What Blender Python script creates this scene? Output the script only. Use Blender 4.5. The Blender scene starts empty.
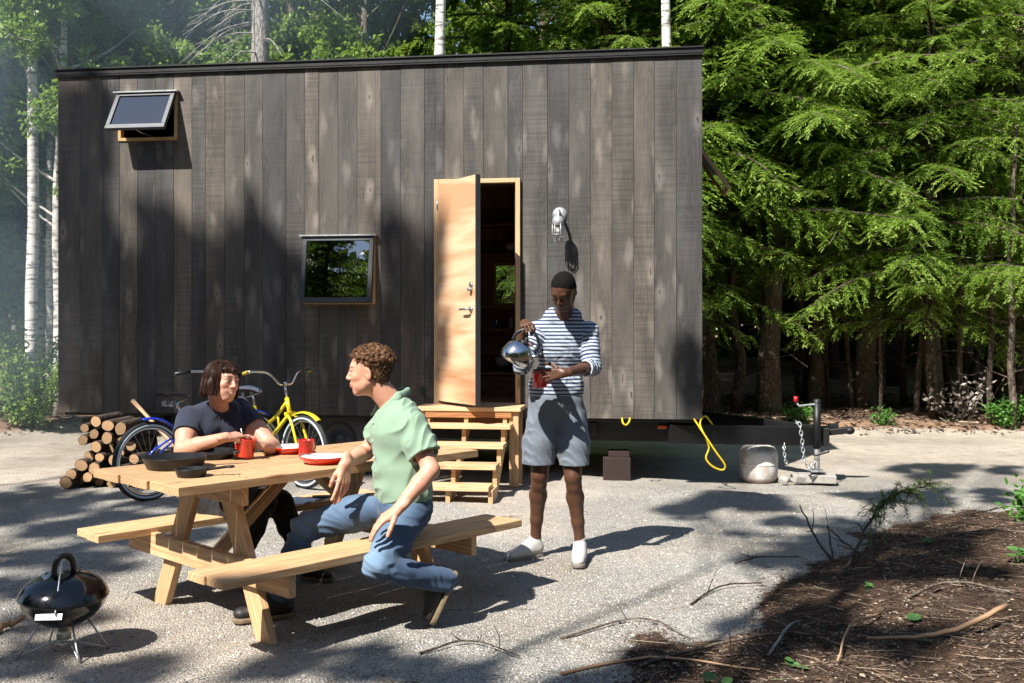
import bpy, math, random
import numpy as np
from mathutils import Vector, Matrix, Euler
R = math.radians
rng = np.random.default_rng(7)
random.seed(7)
scene = bpy.context.scene
COL = scene.collection
E = 1.45          # eye height
F = 1000.0        # focal length in pixels of the 1024 wide picture
HY = 327.0        # horizon row

def P(px, py, D):
    return np.array([(px-512)*D/F, D, E-(py-HY)*D/F])

def nrm(v):
    v = np.array(v, float); return v/np.linalg.norm(v)

# ------------------------------------------------------------------ light
SUN_L = nrm((0.705, 0.915, -1.32))     # direction the light travels
world = bpy.data.worlds.new("World"); scene.world = world; world.use_nodes = True
wn = world.node_tree; wn.nodes.clear()
sky = wn.nodes.new('ShaderNodeTexSky'); sky.sky_type = 'NISHITA'; sky.sun_disc = False
sky.sun_elevation = math.asin(-SUN_L[2]); sky.sun_rotation = math.atan2(-SUN_L[0], -SUN_L[1])
sky.air_density = 1.0; sky.dust_density = 0.6; sky.ozone_density = 1.2
bg = wn.nodes.new('ShaderNodeBackground'); bg.inputs['Strength'].default_value = 0.078
wo = wn.nodes.new('ShaderNodeOutputWorld')
wn.links.new(sky.outputs[0], bg.inputs[0]); wn.links.new(bg.outputs[0], wo.inputs[0])
sl = bpy.data.lights.new('sun', 'SUN'); sl.energy = 5.0; sl.angle = R(0.55); sl.color = (1.0, 0.955, 0.88)
so = bpy.data.objects.new('sun', sl); COL.objects.link(so)
so.rotation_euler = Vector(SUN_L).to_track_quat('-Z', 'Y').to_euler(); so.location = (-10, -12, 18)

cam = bpy.data.cameras.new('camera'); co = bpy.data.objects.new('camera', cam); COL.objects.link(co)
cam.sensor_width = 36.0; cam.lens = 36.0*F/1024.0
co.location = (0, 0, E); co.rotation_euler = (R(90), 0, 0)
cam.shift_y = -(341.5-HY)/1024.0
cam.clip_start = 0.05; cam.clip_end = 600
scene.camera = co
scene.view_settings.view_transform = 'Standard'; scene.view_settings.look = 'None'
scene.view_settings.exposure = 1.12; scene.view_settings.gamma = 1.0
cy = scene.cycles
cy.max_bounces = 7; cy.diffuse_bounces = 3; cy.glossy_bounces = 3; cy.transmission_bounces = 5
cy.transparent_max_bounces = 6; cy.volume_bounces = 0
cy.use_denoising = True; cy.caustics_reflective = False; cy.caustics_refractive = False
cy.sample_clamp_indirect = 6.0

# ------------------------------------------------------------------ object helpers
def props(o, label=None, cat=None, group=None, kind=None):
    if label: o['label'] = label
    if cat: o['category'] = cat
    if group: o['group'] = group
    if kind: o['kind'] = kind
    return o

def empty(name, loc=(0, 0, 0), rz=0.0, label=None, cat=None, group=None, kind=None):
    o = bpy.data.objects.new(name, None); COL.objects.link(o)
    o.location = loc; o.rotation_euler = (0, 0, rz); o.empty_display_size = 0.1
    return props(o, label, cat, group, kind)

class MB:
    """collects shapes and links them as ONE mesh object"""
    def __init__(s):
        s.v = []; s.f = []; s.m = []; s.g = []; s.r = []; s.sm = []; s.n = 0
    def add(s, verts, faces, grain=None, rnd=None, mi=0, smooth=False):
        verts = np.asarray(verts, float).reshape(-1, 3)
        s.v.append(verts)
        g = verts if grain is None else np.asarray(grain, float)
        s.g.append(g)
        s.r.append(np.full(len(verts), random.random() if rnd is None else rnd))
        for fc in faces:
            s.f.append(tuple(int(i)+s.n for i in fc)); s.m.append(mi); s.sm.append(smooth)
        s.n += len(verts)
        return s
    def box(s, c, size, rot=None, mi=0, rnd=None, goff=None):
        """box; grain runs along its longest side"""
        h = np.asarray(size, float)/2
        L = np.array([[x, y, z] for x in (-1, 1) for y in (-1, 1) for z in (-1, 1)])*h
        M = np.eye(3) if rot is None else np.array(rot, float)
        V = L@M.T+np.asarray(c, float)
        ax = int(np.argmax(h)); order = [ax, (ax+1) % 3, (ax+2) % 3]
        g = L[:, order]+(np.array([random.random(), random.random(), random.random()])*20 if goff is None else np.asarray(goff))
        fs = [(0, 1, 3, 2), (4, 6, 7, 5), (0, 4, 5, 1), (2, 3, 7, 6), (0, 2, 6, 4), (1, 5, 7, 3)]
        return s.add(V, fs, g, rnd, mi)
    def bar(s, a, b, w, t, up=(0, 0, 1), mi=0, rnd=None):
        """board from a to b, width w (sideways), thickness t (along up)"""
        a = np.asarray(a, float); b = np.asarray(b, float)
        x = nrm(b-a); y = nrm(np.cross(up, x)); z = np.cross(x, y)
        return s.box((a+b)/2, (np.linalg.norm(b-a), w, t), np.array([x, y, z]).T, mi, rnd)
    def tube(s, pts, rad, seg=8, mi=0, cap=True, rnd=None, closed=False):
        pts = np.asarray(pts, float); n = len(pts)
        rad = np.full(n, rad) if np.isscalar(rad) else np.asarray(rad, float)
        if closed: T = np.roll(pts, -1, 0)-np.roll(pts, 1, 0)
        else: T = np.gradient(pts, axis=0)
        T = T/(np.linalg.norm(T, axis=1)[:, None]+1e-9)
        up = np.array([0, 0, 1.0]) if abs(T[0][2]) < .9 else np.array([1.0, 0, 0])
        V = []; G = []; lng = 0
        N = nrm(np.cross(T[0], up))
        for i in range(n):
            N = N-T[i]*np.dot(N, T[i]); N = N/(np.linalg.norm(N)+1e-9); B = np.cross(T[i], N)
            if i: lng += np.linalg.norm(pts[i]-pts[i-1])
            for k in range(seg):
                a = 2*math.pi*k/seg
                o = N*math.cos(a)+B*math.sin(a)
                V.append(pts[i]+o*rad[i]); G.append((lng, math.cos(a)*rad[i], math.sin(a)*rad[i]))
        fs = []
        m = n if closed else n-1
        for i in range(m):
            j = (i+1) % n
            for k in range(seg):
                k2 = (k+1) % seg
                fs.append((i*seg+k, j*seg+k, j*seg+k2, i*seg+k2))
        s.add(V, fs, np.array(G)+np.random.RandomState(s.n % 99991).rand(3)*9, rnd, mi, True)
        if cap and not closed:
            base = s.n-n*seg
            s.f.append(tuple(base+k for k in range(seg))[::1]); s.m.append(mi); s.sm.append(False)
            s.f.append(tuple(base+(n-1)*seg+k for k in range(seg))[::-1]); s.m.append(mi); s.sm.append(False)
        return s
    def lathe(s, prof, c=(0, 0, 0), seg=32, rot=None, mi=0, rnd=None, smooth=True):
        """profile of (r, z); closed at the axis where r = 0"""
        V = []; n = len(prof)
        for r_, z in prof:
            for k in range(seg):
                a = 2*math.pi*k/seg; V.append((r_*math.cos(a), r_*math.sin(a), z))
        V = np.array(V); g = V.copy()
        if rot is not None: V = V@np.array(rot, float).T
        V = V+np.asarray(c, float)
        fs = []
        for i in range(n-1):
            for k in range(seg):
                k2 = (k+1) % seg
                q = (i*seg+k, i*seg+k2, (i+1)*seg+k2, (i+1)*seg+k)
                if prof[i][0] < 1e-6: q = (i*seg+k, (i+1)*seg+k2, (i+1)*seg+k)
                elif prof[i+1][0] < 1e-6: q = (i*seg+k, i*seg+k2, (i+1)*seg+k)
                fs.append(q)
        return s.add(V, fs, g, rnd, mi, smooth)
    def ball(s, c, r, seg=16, mi=0, rot=None):
        r = np.full(3, r) if np.isscalar(r) else np.array(r, float)
        n = seg//2
        pr = [(math.sin(math.pi*i/n), -math.cos(math.pi*i/n)) for i in range(n+1)]
        pr[0] = (0, -1); pr[-1] = (0, 1)
        M = np.diag(r)
        if rot is not None: M = np.array(rot)@M
        return s.lathe(pr, c, seg, M, mi)
    def prism(s, poly, thick, c=(0, 0, 0), rot=None, mi=0):
        """outline in local xz, thickness along local y"""
        n = len(poly)
        V = np.array([[x, -thick/2, z] for x, z in poly]+[[x, thick/2, z] for x, z in poly], float)
        g = V.copy()
        if rot is not None: V = V@np.array(rot).T
        V = V+np.asarray(c, float)
        fs = [tuple(range(n)), tuple(range(2*n-1, n-1, -1))]
        for i in range(n):
            j = (i+1) % n
            fs.append((i, i+n, j+n, j))
        return s.add(V, fs, g, None, mi)
    def build(s, name, mats, parent=None, bevel=0, loc=None, rz=0):
        if not isinstance(mats, (list, tuple)): mats = [mats]
        me = bpy.data.meshes.new(name)
        V = np.concatenate(s.v)
        if loc is not None and parent is None:
            V = V-np.asarray(loc, float)
        me.from_pydata(V.tolist(), [], s.f)
        for m in mats: me.materials.append(m)
        me.polygons.foreach_set('material_index', s.m)
        me.polygons.foreach_set('use_smooth', s.sm)
        a = me.attributes.new('grain', 'FLOAT_VECTOR', 'POINT'); a.data.foreach_set('vector', np.concatenate(s.g).astype(np.float32).ravel())
        a = me.attributes.new('rnd', 'FLOAT', 'POINT'); a.data.foreach_set('value', np.concatenate(s.r).astype(np.float32))
        me.update()
        o = bpy.data.objects.new(name, me); COL.objects.link(o)
        if parent is not None: o.parent = parent
        elif loc is not None: o.location = loc
        if rz: o.rotation_euler = (0, 0, rz)
        if bevel:
            b = o.modifiers.new('bevel', 'BEVEL'); b.width = bevel; b.segments = 2; b.limit_method = 'ANGLE'; b.angle_limit = R(40)
        return o

def mesh_np(name, V, Fq, mats, parent=None, loc=None, smooth=True, attrs=None, mi=None):
    """fast mesh from numpy arrays; Fq is (n,3) or (n,4)"""
    me = bpy.data.meshes.new(name)
    V = np.asarray(V, np.float32)
    if loc is not None: V = V-np.asarray(loc, np.float32)
    Fq = np.asarray(Fq, np.int32); k = Fq.shape[1]
    me.vertices.add(len(V)); me.vertices.foreach_set('co', V.ravel())
    me.loops.add(Fq.size); me.loops.foreach_set('vertex_index', Fq.ravel())
    me.polygons.add(len(Fq)); me.polygons.foreach_set('loop_start', np.arange(len(Fq), dtype=np.int32)*k)
    try: me.polygons.foreach_set('loop_total', np.full(len(Fq), k, np.int32))
    except Exception: pass
    me.polygons.foreach_set('use_smooth', np.full(len(Fq), smooth))
    if not isinstance(mats, (list, tuple)): mats = [mats]
    for m in mats: me.materials.append(m)
    if mi is not None: me.polygons.foreach_set('material_index', np.asarray(mi, np.int32))
    for an, (ty, arr) in (attrs or {}).items():
        a = me.attributes.new(an, ty, 'POINT')
        if ty == 'FLOAT_COLOR':
            if arr.shape[1] == 3: arr = np.hstack([arr, np.ones((len(arr), 1))])
            a.data.foreach_set('color', arr.astype(np.float32).ravel())
        elif ty == 'FLOAT_VECTOR': a.data.foreach_set('vector', arr.astype(np.float32).ravel())
        else: a.data.foreach_set('value', arr.astype(np.float32).ravel())
    me.update(calc_edges=True); me.validate()
    o = bpy.data.objects.new(name, me); COL.objects.link(o)
    if parent is not None: o.parent = parent
    elif loc is not None: o.location = loc
    return o

def copy_tree(o, parent=None):
    c = o.copy(); COL.objects.link(c); c.parent = parent
    for ch in list(o.children): copy_tree(ch, c)
    return c

# ------------------------------------------------------------------ materials
class NT:
    def __init__(s, name):
        s.mat = bpy.data.materials.new(name); s.mat.use_nodes = True
        s.t = s.mat.node_tree; s.t.nodes.clear()
        s.out = s.t.nodes.new('ShaderNodeOutputMaterial')
    def n(s, ty, **kw):
        nd = s.t.nodes.new('ShaderNode'+ty)
        for k, v in kw.items():
            if k.startswith('i_'):
                key = k[2:]; key = int(key) if key.isdigit() else key.replace('_', ' ')
                s.set(nd, key, v)
            else: setattr(nd, k, v)
        return nd
    def set(s, nd, key, v):
        inp = nd.inputs[key]
        if isinstance(v, bpy.types.NodeSocket): s.t.links.new(v, inp)
        elif isinstance(v, bpy.types.Node): s.t.links.new(v.outputs[0], inp)
        else:
            if isinstance(v, (tuple, list)) and len(v) == 3 and inp.type == 'RGBA': v = (*v, 1)
            inp.default_value = v
    def attr(s, name, out='Vector'):
        return s.n('Attribute', attribute_name=name).outputs[out]
    def mapping(s, vec, scale=(1, 1, 1), loc=(0, 0, 0)):
        return s.n('Mapping', i_Vector=vec, i_Scale=scale, i_Location=loc).outputs[0]
    def noise(s, vec=None, scale=5, detail=4, rough=.55, dist=0.0, out='Fac'):
        nd = s.n('TexNoise', i_Scale=scale, i_Detail=detail, i_Roughness=rough, i_Distortion=dist)
        if vec is not None: s.set(nd, 'Vector', vec)
        return nd.outputs[out]
    def ramp(s, fac, stops, interp='LINEAR'):
        nd = s.n('ValToRGB', i_Fac=fac); cr = nd.color_ramp; cr.interpolation = interp
        while len(cr.elements) < len(stops): cr.elements.new(.5)
        for e, (p, c) in zip(cr.elements, stops):
            e.position = p; e.color = (*c, 1) if not np.isscalar(c) else (c, c, c, 1)
        return nd.outputs[0]
    def mix(s, fac, a, b, mode='MIX'):
        nd = s.n('MixRGB', blend_type=mode, i_Fac=fac, i_Color1=a, i_Color2=b); return nd.outputs[0]
    def math(s, op, a, b=0.0, c=None):
        nd = s.n('Math', operation=op); s.set(nd, 0, a); s.set(nd, 1, b)
        if c is not None: s.set(nd, 2, c)
        return nd.outputs[0]
    def bump(s, h, strength=.3, dist=.01):
        return s.n('Bump', i_Height=h, i_Strength=strength, i_Distance=dist).outputs[0]
    def pbr(s, color, rough=.6, metal=0, normal=None, spec=.5, coat=0, sss=0, **kw):
        b = s.n('BsdfPrincipled')
        s.set(b, 'Base Color', color); s.set(b, 'Roughness', rough); s.set(b, 'Metallic', metal)
        s.set(b, 'Specular IOR Level', spec); s.set(b, 'Coat Weight', coat)
        if sss:
            s.set(b, 'Subsurface Weight', sss); s.set(b, 'Subsurface Radius', (1, .35, .2)); b.inputs['Subsurface Scale'].default_value = .01
        if normal is not None: s.set(b, 'Normal', normal)
        for k, v in kw.items(): s.set(b, k.replace('_', ' '), v)
        s.t.links.new(b.outputs[0], s.out.inputs[0]); s.b = b
        return s
    def obj(s): return s.n('TexCoord').outputs['Object']

def simple(name, col, rough=.5, metal=0, spec=.5, coat=0, vary=.12, scale=40, bump=.0):
    t = NT(name); o = t.obj()
    nz = t.noise(o, scale, 4)
    c = t.mix(1.0, col, t.ramp(nz, [(0.25, 1-vary), (0.75, 1+vary*.0+0.0)]), 'MULTIPLY')
    nz2 = t.noise(o, scale*.3, 3)
    r_ = t.ramp(nz2, [(.3, max(0, rough-.08)), (.7, min(1, rough+.08))])
    nm = t.bump(t.noise(o, scale*3, 4), bump, .002) if bump else None
    t.pbr(c, r_, metal, nm, spec, coat)
    return t.mat

def wood(name, c1, c2, knot=(.2, .1, .05), rough=.55, ring=14, bump=.15, dirt=0.0):
    """planed timber; grain attribute: x runs along the board"""
    t = NT(name); g = t.attr('grain'); rn = t.attr('rnd', 'Fac')
    warp = t.noise(t.mapping(g, (1.2, 6, 6)), 1.0, 3, out='Color')
    gv = t.n('VectorMath', operation='ADD'); t.set(gv, 0, t.mapping(g, (.9, ring, ring)))
    sc = t.n('VectorMath', operation='SCALE'); t.set(sc, 0, warp); sc.inputs['Scale'].default_value = 1.6; t.set(gv, 1, sc.outputs[0])
    wv = t.n('TexWave', wave_type='RINGS', rings_direction='X', i_Scale=1.1, i_Distortion=2.5, i_Detail=3.0)
    t.set(wv, 'Vector', gv.outputs[0])
    fine = t.noise(t.mapping(g, (3, 160, 160)), 1.0, 5)
    c = t.mix(wv.outputs['Fac'], c1, c2)
    c = t.mix(.55, c, t.ramp(fine, [(.3, .55), (.6, 1.15)]), 'MULTIPLY')
    kn = t.n('TexVoronoi', feature='F1', i_Scale=1.0); t.set(kn, 'Vector', t.mapping(g, (2.2, 7, 7)))
    km = t.ramp(kn.outputs['Distance'], [(.05, 1.0), (.17, 0.0)])
    c = t.mix(km, c, knot)
    c = t.mix(1.0, c, t.ramp(rn, [(0, .82), (1, 1.12)]), 'MULTIPLY')
    if dirt:
        c = t.mix(t.ramp(t.noise(t.obj(), 4, 5), [(.45, 0.0), (.75, dirt)]), c, (.12, .1, .08))
    t.pbr(c, rough, 0, t.bump(fine, bump, .002), .35)
    return t.mat

M = {}
M['pine'] = wood('pine', (.60, .39, .215), (.46, .275, .135), (.25, .11, .04), .5, dirt=.25)
M['pine_pale'] = wood('pine_pale', (.66, .46, .27), (.55, .36, .19), (.3, .15, .06), .5, dirt=.2)
def mk_door():
    t = NT('door_wood'); g = t.attr('grain')
    b = t.noise(t.mapping(g, (.35, 5.5, 5)), 1.0, 4, .5, .3); f = t.noise(t.mapping(g, (3, 90, 90)), 1.0, 4)
    c = t.ramp(b, [(.38, (.40, .19, .10)), (.45, (.56, .33, .19)), (.52, (.66, .45, .29)), (.60, (.50, .28, .155))])
    c = t.mix(.35, c, t.ramp(f, [(.3, .8), (.7, 1.1)]), 'MULTIPLY'); t.pbr(c, .42, 0, None, .35); return t.mat
M['door_wood'] = mk_door()
M['inner_wood'] = wood('inner_wood', (.40, .21, .12), (.28, .13, .07), (.08, .03, .02), .5)
M['ply'] = wood('ply', (.36, .17, .07), (.24, .1, .04), (.1, .05, .02), .6)
M['handle_wood'] = wood('handle_wood', (.42, .27, .16), (.3, .18, .1), (.2, .1, .05), .6)
M['black_enamel'] = simple('black_enamel', (.004, .005, .007), .16, coat=.25, vary=.2)
M['black_plastic'] = simple('black_plastic', (.012, .013, .016), .42)
M['black_steel'] = simple('black_steel', (.007, .007, .008), .5, vary=.4, scale=12, bump=.2)
M['cast_iron'] = simple('cast_iron', (.014, .014, .015), .42, metal=.3, vary=.3, bump=.3)
M['rubber'] = simple('rubber', (.022, .022, .023), .8, vary=.3)
M['old_rubber'] = simple('old_rubber', (.075, .073, .07), .85, vary=.3)
M['chrome'] = simple('chrome', (.62, .63, .64), .14, metal=1, vary=.1)
M['steel'] = simple('steel', (.45, .45, .45), .35, metal=.9, vary=.25, scale=25)
M['galv'] = simple('galv', (.55, .57, .58), .4, metal=.6, vary=.25)
M['alu_frame'] = simple('alu_frame', (.060, .063, .070), .45, metal=.4, vary=.15)
M['sill_wood'] = wood('sill_wood', (.62, .42, .2), (.48, .3, .13), (.3, .15, .06), .5)
M['red_enamel'] = simple('red_enamel', (.62, .028, .008), .18, coat=.5, vary=.08)
M['dark_red_enamel'] = simple('dark_red_enamel', (.50, .008, .008), .18, coat=.5, vary=.08)
M['white_enamel'] = simple('white_enamel', (.8, .79, .76), .2, coat=.4, vary=.06)
M['white_paint'] = simple('white_paint', (.75, .75, .73), .5, vary=.15)
M['blue_paint'] = simple('blue_paint', (.012, .055, .66), .2, coat=.6, vary=.1)
M['yellow_paint'] = simple('yellow_paint', (.74, .60, .025), .25, coat=.5, vary=.08)
M['yellow_rubber'] = simple('yellow_rubber', (.70, .50, .03), .55, vary=.15)
M['yellow_hose'] = simple('yellow_hose', (.60, .46, .01), .45, vary=.15)
M['whitewall'] = simple('whitewall', (.50, .60, .64), .6, vary=.15)
M['white_vinyl'] = simple('white_vinyl', (.72, .73, .75), .4, vary=.12)
M['black_vinyl'] = simple('black_vinyl', (.015, .015, .02), .4)
M['red_plastic'] = simple('red_plastic', (.5, .012, .012), .35)
M['orange_lens'] = simple('orange_lens', (.62, .11, .01), .25, coat=.6)
M['paper'] = simple('paper', (.72, .72, .70), .7, vary=.1)
M['concrete'] = simple('concrete', (.36, .34, .31), .85, vary=.35, scale=30, bump=.4)
M['leaf_green'] = simple('leaf_green', (.065, .16, .035), .5, vary=.4)
def mk_glass(name, ior, tint=(1, 1, 1)):
    t = NT(name)
    gl = t.n('BsdfGlossy', i_Roughness=0.0, i_Color=(1, 1, 1)); tr = t.n('BsdfTransparent', i_Color=tint)
    fr = t.n('Fresnel', i_IOR=ior)
    mx = t.n('MixShader'); t.set(mx, 0, fr.outputs[0]); t.set(mx, 1, tr.outputs[0]); t.set(mx, 2, gl.outputs[0])
    t.t.links.new(mx.outputs[0], t.out.inputs[0]); return t.mat
M['glass'] = mk_glass('window_glass', 3.1, (.80, .86, .86))
M['jar_glass'] = mk_glass('jar_glass', 1.5, (.9, .92, .9))
def mk_tank():
    t = NT('tank_paint'); o = t.obj()
    base = t.mix(t.ramp(t.noise(o, 9, 5), [(.45, 0.0), (.6, .6)]), (.70, .69, .67), (.34, .25, .19))
    sep = t.n('SeparateXYZ', i_0=o).outputs['Z']
    base = t.mix(t.ramp(sep, [(.0, 1.0), (.09, 0.0)]), base, (.25, .12, .06))
    t.pbr(base, .45, .1, None, .5); return t.mat
M['tank'] = mk_tank()
def mk_siding():
    t = NT('stained_siding'); g = t.attr('grain'); rn = t.attr('rnd', 'Fac')
    warp = t.noise(t.mapping(g, (1.6, 7, 7)), 1.0, 3, out='Color')
    gv = t.n('VectorMath', operation='ADD'); t.set(gv, 0, t.mapping(g, (1.3, 16, 16)))
    sc = t.n('VectorMath', operation='SCALE'); t.set(sc, 0, warp); sc.inputs['Scale'].default_value = 2.2; t.set(gv, 1, sc.outputs[0])
    wv = t.n('TexWave', wave_type='RINGS', rings_direction='X', i_Scale=1.2, i_Distortion=3.0, i_Detail=4.0); t.set(wv, 'Vector', gv.outputs[0])
    saw = t.noise(t.mapping(g, (60, .7, .7)), 1.0, 1)          # rough saw marks across the board
    fine = t.noise(t.mapping(g, (4, 110, 110)), 1.0, 5)
    big = t.noise(t.mapping(g, (1.1, 5, 5)), 1.0, 4)
    c = t.mix(wv.outputs['Fac'], (.074, .065, .057), (.050, .046, .043))
    c = t.mix(t.ramp(big, [(.4, 0.0), (.72, .7)]), c, (.145, .130, .116))
    c = t.mix(.38, c, t.ramp(fine, [(.3, .6), (.65, 1.15)]), 'MULTIPLY')
    sawm = t.ramp(t.noise(t.mapping(g, (.8, 1.5, 1.5), (5, 5, 5)), 1.0, 3), [(.42, 0.0), (.62, .42)])
    c = t.mix(sawm, c, t.ramp(saw, [(.4, .55), (.55, 1.25)]), 'MULTIPLY')
    kv = t.n('VectorMath', operation='ADD'); t.set(kv, 0, t.mapping(g, (2.1, 6.5, 6.5))); ks = t.n('VectorMath', operation='SCALE'); t.set(ks, 0, t.noise(t.mapping(g, (5, 12, 12)), 1.0, 3, out='Color')); ks.inputs['Scale'].default_value = .5; t.set(kv, 1, ks.outputs[0])
    kn = t.n('TexVoronoi', feature='F1', i_Scale=1.0); t.set(kn, 'Vector', kv.outputs[0])
    halo = t.ramp(kn.outputs['Distance'], [(.05, .75), (.34, 0.0)])
    c = t.mix(halo, c, (.21, .19, .17))
    c = t.mix(t.ramp(kn.outputs['Distance'], [(.05, .9), (.085, 0.0)]), c, (.05, .04, .035))
    c = t.mix(1.0, c, t.ramp(rn, [(0, (.62, .66, .73)), (.3, (.84, .86, .89)), (.65, (1.03, 1.0, .95)), (1, (1.34, 1.25, 1.13))]), 'MULTIPLY')
    t.pbr(c, .62, 0, t.bump(t.math('ADD', fine, saw), .35, .002), .35)
    return t.mat
M['siding'] = mk_siding()
# ================================================================== the tiny house on its trailer
W0 = np.array([-4.54, 10.0, 0.0]); WD = nrm((6.29, -.83, 0)); WI = np.array([-WD[1], WD[0], 0]); WL = 6.34; WH0, WH1 = .60, 3.96
HZ = math.atan2(WD[1], WD[0])
WDEP = 2.42
def HW(s, y, z): return W0+WD*s+WI*y+np.array([0, 0, z])
house = empty('tiny_house', tuple(W0), HZ, 'dark stained wood plank tiny house on a black trailer with its pale door open', 'tiny house')

def sub_rects(x0, x1, z0, z1, holes):
    """cut rectangles out of a rectangle, by columns"""
    xs = sorted({x0, x1, *[h[k] for h in holes for k in (0, 1) if x0 < h[k] < x1]})
    out = []
    for a, b in zip(xs, xs[1:]):
        if b-a < 1e-4: continue
        hz = sorted([(h[2], h[3]) for h in holes if h[0] <= a+1e-6 and h[1] >= b-1e-6])
        z = z0
        for c, d in hz:
            if c > z: out.append((a, b, z, c))
            z = max(z, d)
        if z < z1: out.append((a, b, z, z1))
    return out
DOOR = (3.84, 4.66, .70, 2.845)
WLO = (2.55, 3.26, 1.67, 2.32)
WUP = (.645, 1.262, 3.29, 3.755)
holes = [DOOR, WLO, WUP]
mb = MB(); x = 0.0
rs = random.Random(5)
while x < WL-.01:
    w = rs.choice([.185, .19, .2, .14, .235, .19]); x1 = min(WL, x+w)
    if WL-x1 < .07: x1 = WL
    g0 = np.array([rs.random()*30, rs.random()*30, rs.random()*30]); rn = rs.random(); dy = rs.uniform(-.0015, .0015)
    for a, b, c, d in sub_rects(x+.0012, x1-.0012, WH0, WH1, holes):
        # grain continuous over the pieces of one board
        cx, cz = (a+b)/2, (c+d)/2; h = np.array([(b-a)/2, .011, (d-c)/2])
        L = np.array([[i, j, k] for i in (-1, 1) for j in (-1, 1) for k in (-1, 1)])*h
        g = np.stack([L[:, 2]+cz, L[:, 0]+cx-x, L[:, 1]], 1)+g0
        V = L+np.array([cx, .011+dy, cz])
        fs = [(0, 1, 3, 2), (4, 6, 7, 5), (0, 4, 5, 1), (2, 3, 7, 6), (0, 2, 6, 4), (1, 5, 7, 3)]
        mb.add(V, fs, g, rn)
    x = x1
mb.build('siding', M['siding'], house, bevel=.002)
# sheathing, other walls, roof, floor
mb = MB()
for a, b, c, d in sub_rects(.01, WL-.01, WH0+.01, WH1-.01, holes):
    mb.box(((a+b)/2, .045, (c+d)/2), (b-a, .04, d-c))
for a, b, c, d in sub_rects(.03, WL-.03, WH0+.01, WH1-.01, [(4.05, 4.95, 1.70, 2.20), (5.45, 6.15, 1.2, 2.7)]):  # second hole: unseen rear opening added to let fill light indoors
    mb.box(((a+b)/2, WDEP-.12, (c+d)/2), (b-a, .04, d-c))
mb.box((WL/2, WDEP/2-.03, WH0+.06), (WL-.06, WDEP-.22, .1))
mb.box((WL/2, WDEP/2-.03, WH1-.14), (WL-.06, WDEP-.22, .04))
mb.box((2.95, WDEP/2-.03, 2.2), (.04, WDEP-.3, 2.9))
mb.build('inner_shell', M['inner_wood'], house)
mb = MB(); z = WH0
for yy in np.arange(.03, WDEP-.05, .19):      # end walls and rear wall, same planks
    for xx in (.012, WL-.012):
        if xx < 1: mb.box((xx, yy+.094, (WH0+WH1)/2), (.022, .187, WH1-WH0))
        else:
            for a, b, c, d in sub_rects(yy, yy+.187, WH0, WH1, [(1.0, 1.6, 2.75, 3.3)]):
                mb.box((xx, (a+b)/2, (c+d)/2), (.022, b-a, d-c))
for xx in np.arange(.03, WL-.05, .2):
    for a, b, c, d in sub_rects(xx, min(xx+.198, WL-.02), WH0, WH1, [(4.05, 4.95, 1.70, 2.20), (5.45, 6.15, 1.2, 2.7)]):  # repeats the added fill-light opening of the inner shell
        mb.box(((a+b)/2, WDEP-.05, (c+d)/2), (b-a, .022, d-c))
mb.build('side_and_rear_siding', M['siding'], house)
mb = MB()
mb.box((WL/2, WDEP/2-.02, WH1+.022), (WL+.01, WDEP+.03, .044))
mb.box((WL/2, -.018, WH1+.004), (WL+.02, .024, .04))
mb.box((WL/2, WDEP/2-.02, WH1+.052), (WL+.03, WDEP+.06, .012))
for k in range(24): mb.ball((.15+k*.262, -.032, WH1+.005), .007, 8)
mb.build('roof', M['black_steel'], house)
# door frame
df = MB()
x0, x1, z0, z1 = DOOR
df.box((x0+.022, .02, (z0+z1)/2), (.044, .12, z1-z0)); df.box((x1-.022, .02, (z0+z1)/2), (.044, .12, z1-z0))
df.box(((x0+x1)/2, .02, z1-.02), (x1-x0-.09, .118, .04)); df.box(((x0+x1)/2, .01, z0+.018), (x1-x0-.09, .13, .036))
df.build('door_frame', M['pine_pale'], house, bevel=.003)
df = MB()
for xx in (x0+.052, x1-.052): df.box((xx, .055, (z0+z1)/2), (.014, .03, z1-z0-.09))
df.box(((x0+x1)/2, .055, z1-.05), (x1-x0-.12, .03, .018))
df.build('weatherstrip', M['alu_frame'], house)
# door leaf, hinged at the left jamb
door = empty('door'); door.parent = house; door.location = (x0+.058, -.045, 0); door.rotation_euler = (0, 0, R(-50))
dw = .705; dz0, dz1 = .755, 2.80
d = MB()
nb = 1
L = np.array([[i, j, k] for i in (0, 1) for j in (-.5, .5) for k in (0, 1)])*np.array([dw-.006, .04, dz1-dz0])
g = np.stack([L[:, 0]*1.0+3, L[:, 2]*.42+1.3, L[:, 1]], 1)
d.add(L+np.array([0, 0, dz0]), [(0, 1, 3, 2), (4, 6, 7, 5), (0, 4, 5, 1), (2, 3, 7, 6), (0, 2, 6, 4), (1, 5, 7, 3)], g, .6)
d.build('door_leaf', M['door_wood'], door, bevel=.002)
d = MB(); d.box((dw+.001, 0, (dz0+dz1)/2), (.012, .046, dz1-dz0)); d.build('edge_strip', M['alu_frame'], door)
d = MB()
hz = 1.62
d.box((dw-.075, -.024, hz+.19), (.042, .012, .085)); d.tube([(dw-.075, -.02, hz+.165), (dw-.075, -.055, hz+.165)], .018, 14)
d.lathe([(0, .012), (.024, .012), (.026, 0), (.026, -.002)], (dw-.075, -.022, hz+.205), 16, [[1, 0, 0], [0, 0, -1], [0, 1, 0]])
d.build('deadbolt', M['steel'], door)
d = MB()
d.lathe([(0, .012), (.024, .012), (.027, 0), (.027, -.002)], (dw-.075, -.022, hz-.01), 16, [[1, 0, 0], [0, 0, -1], [0, 1, 0]])
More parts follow.
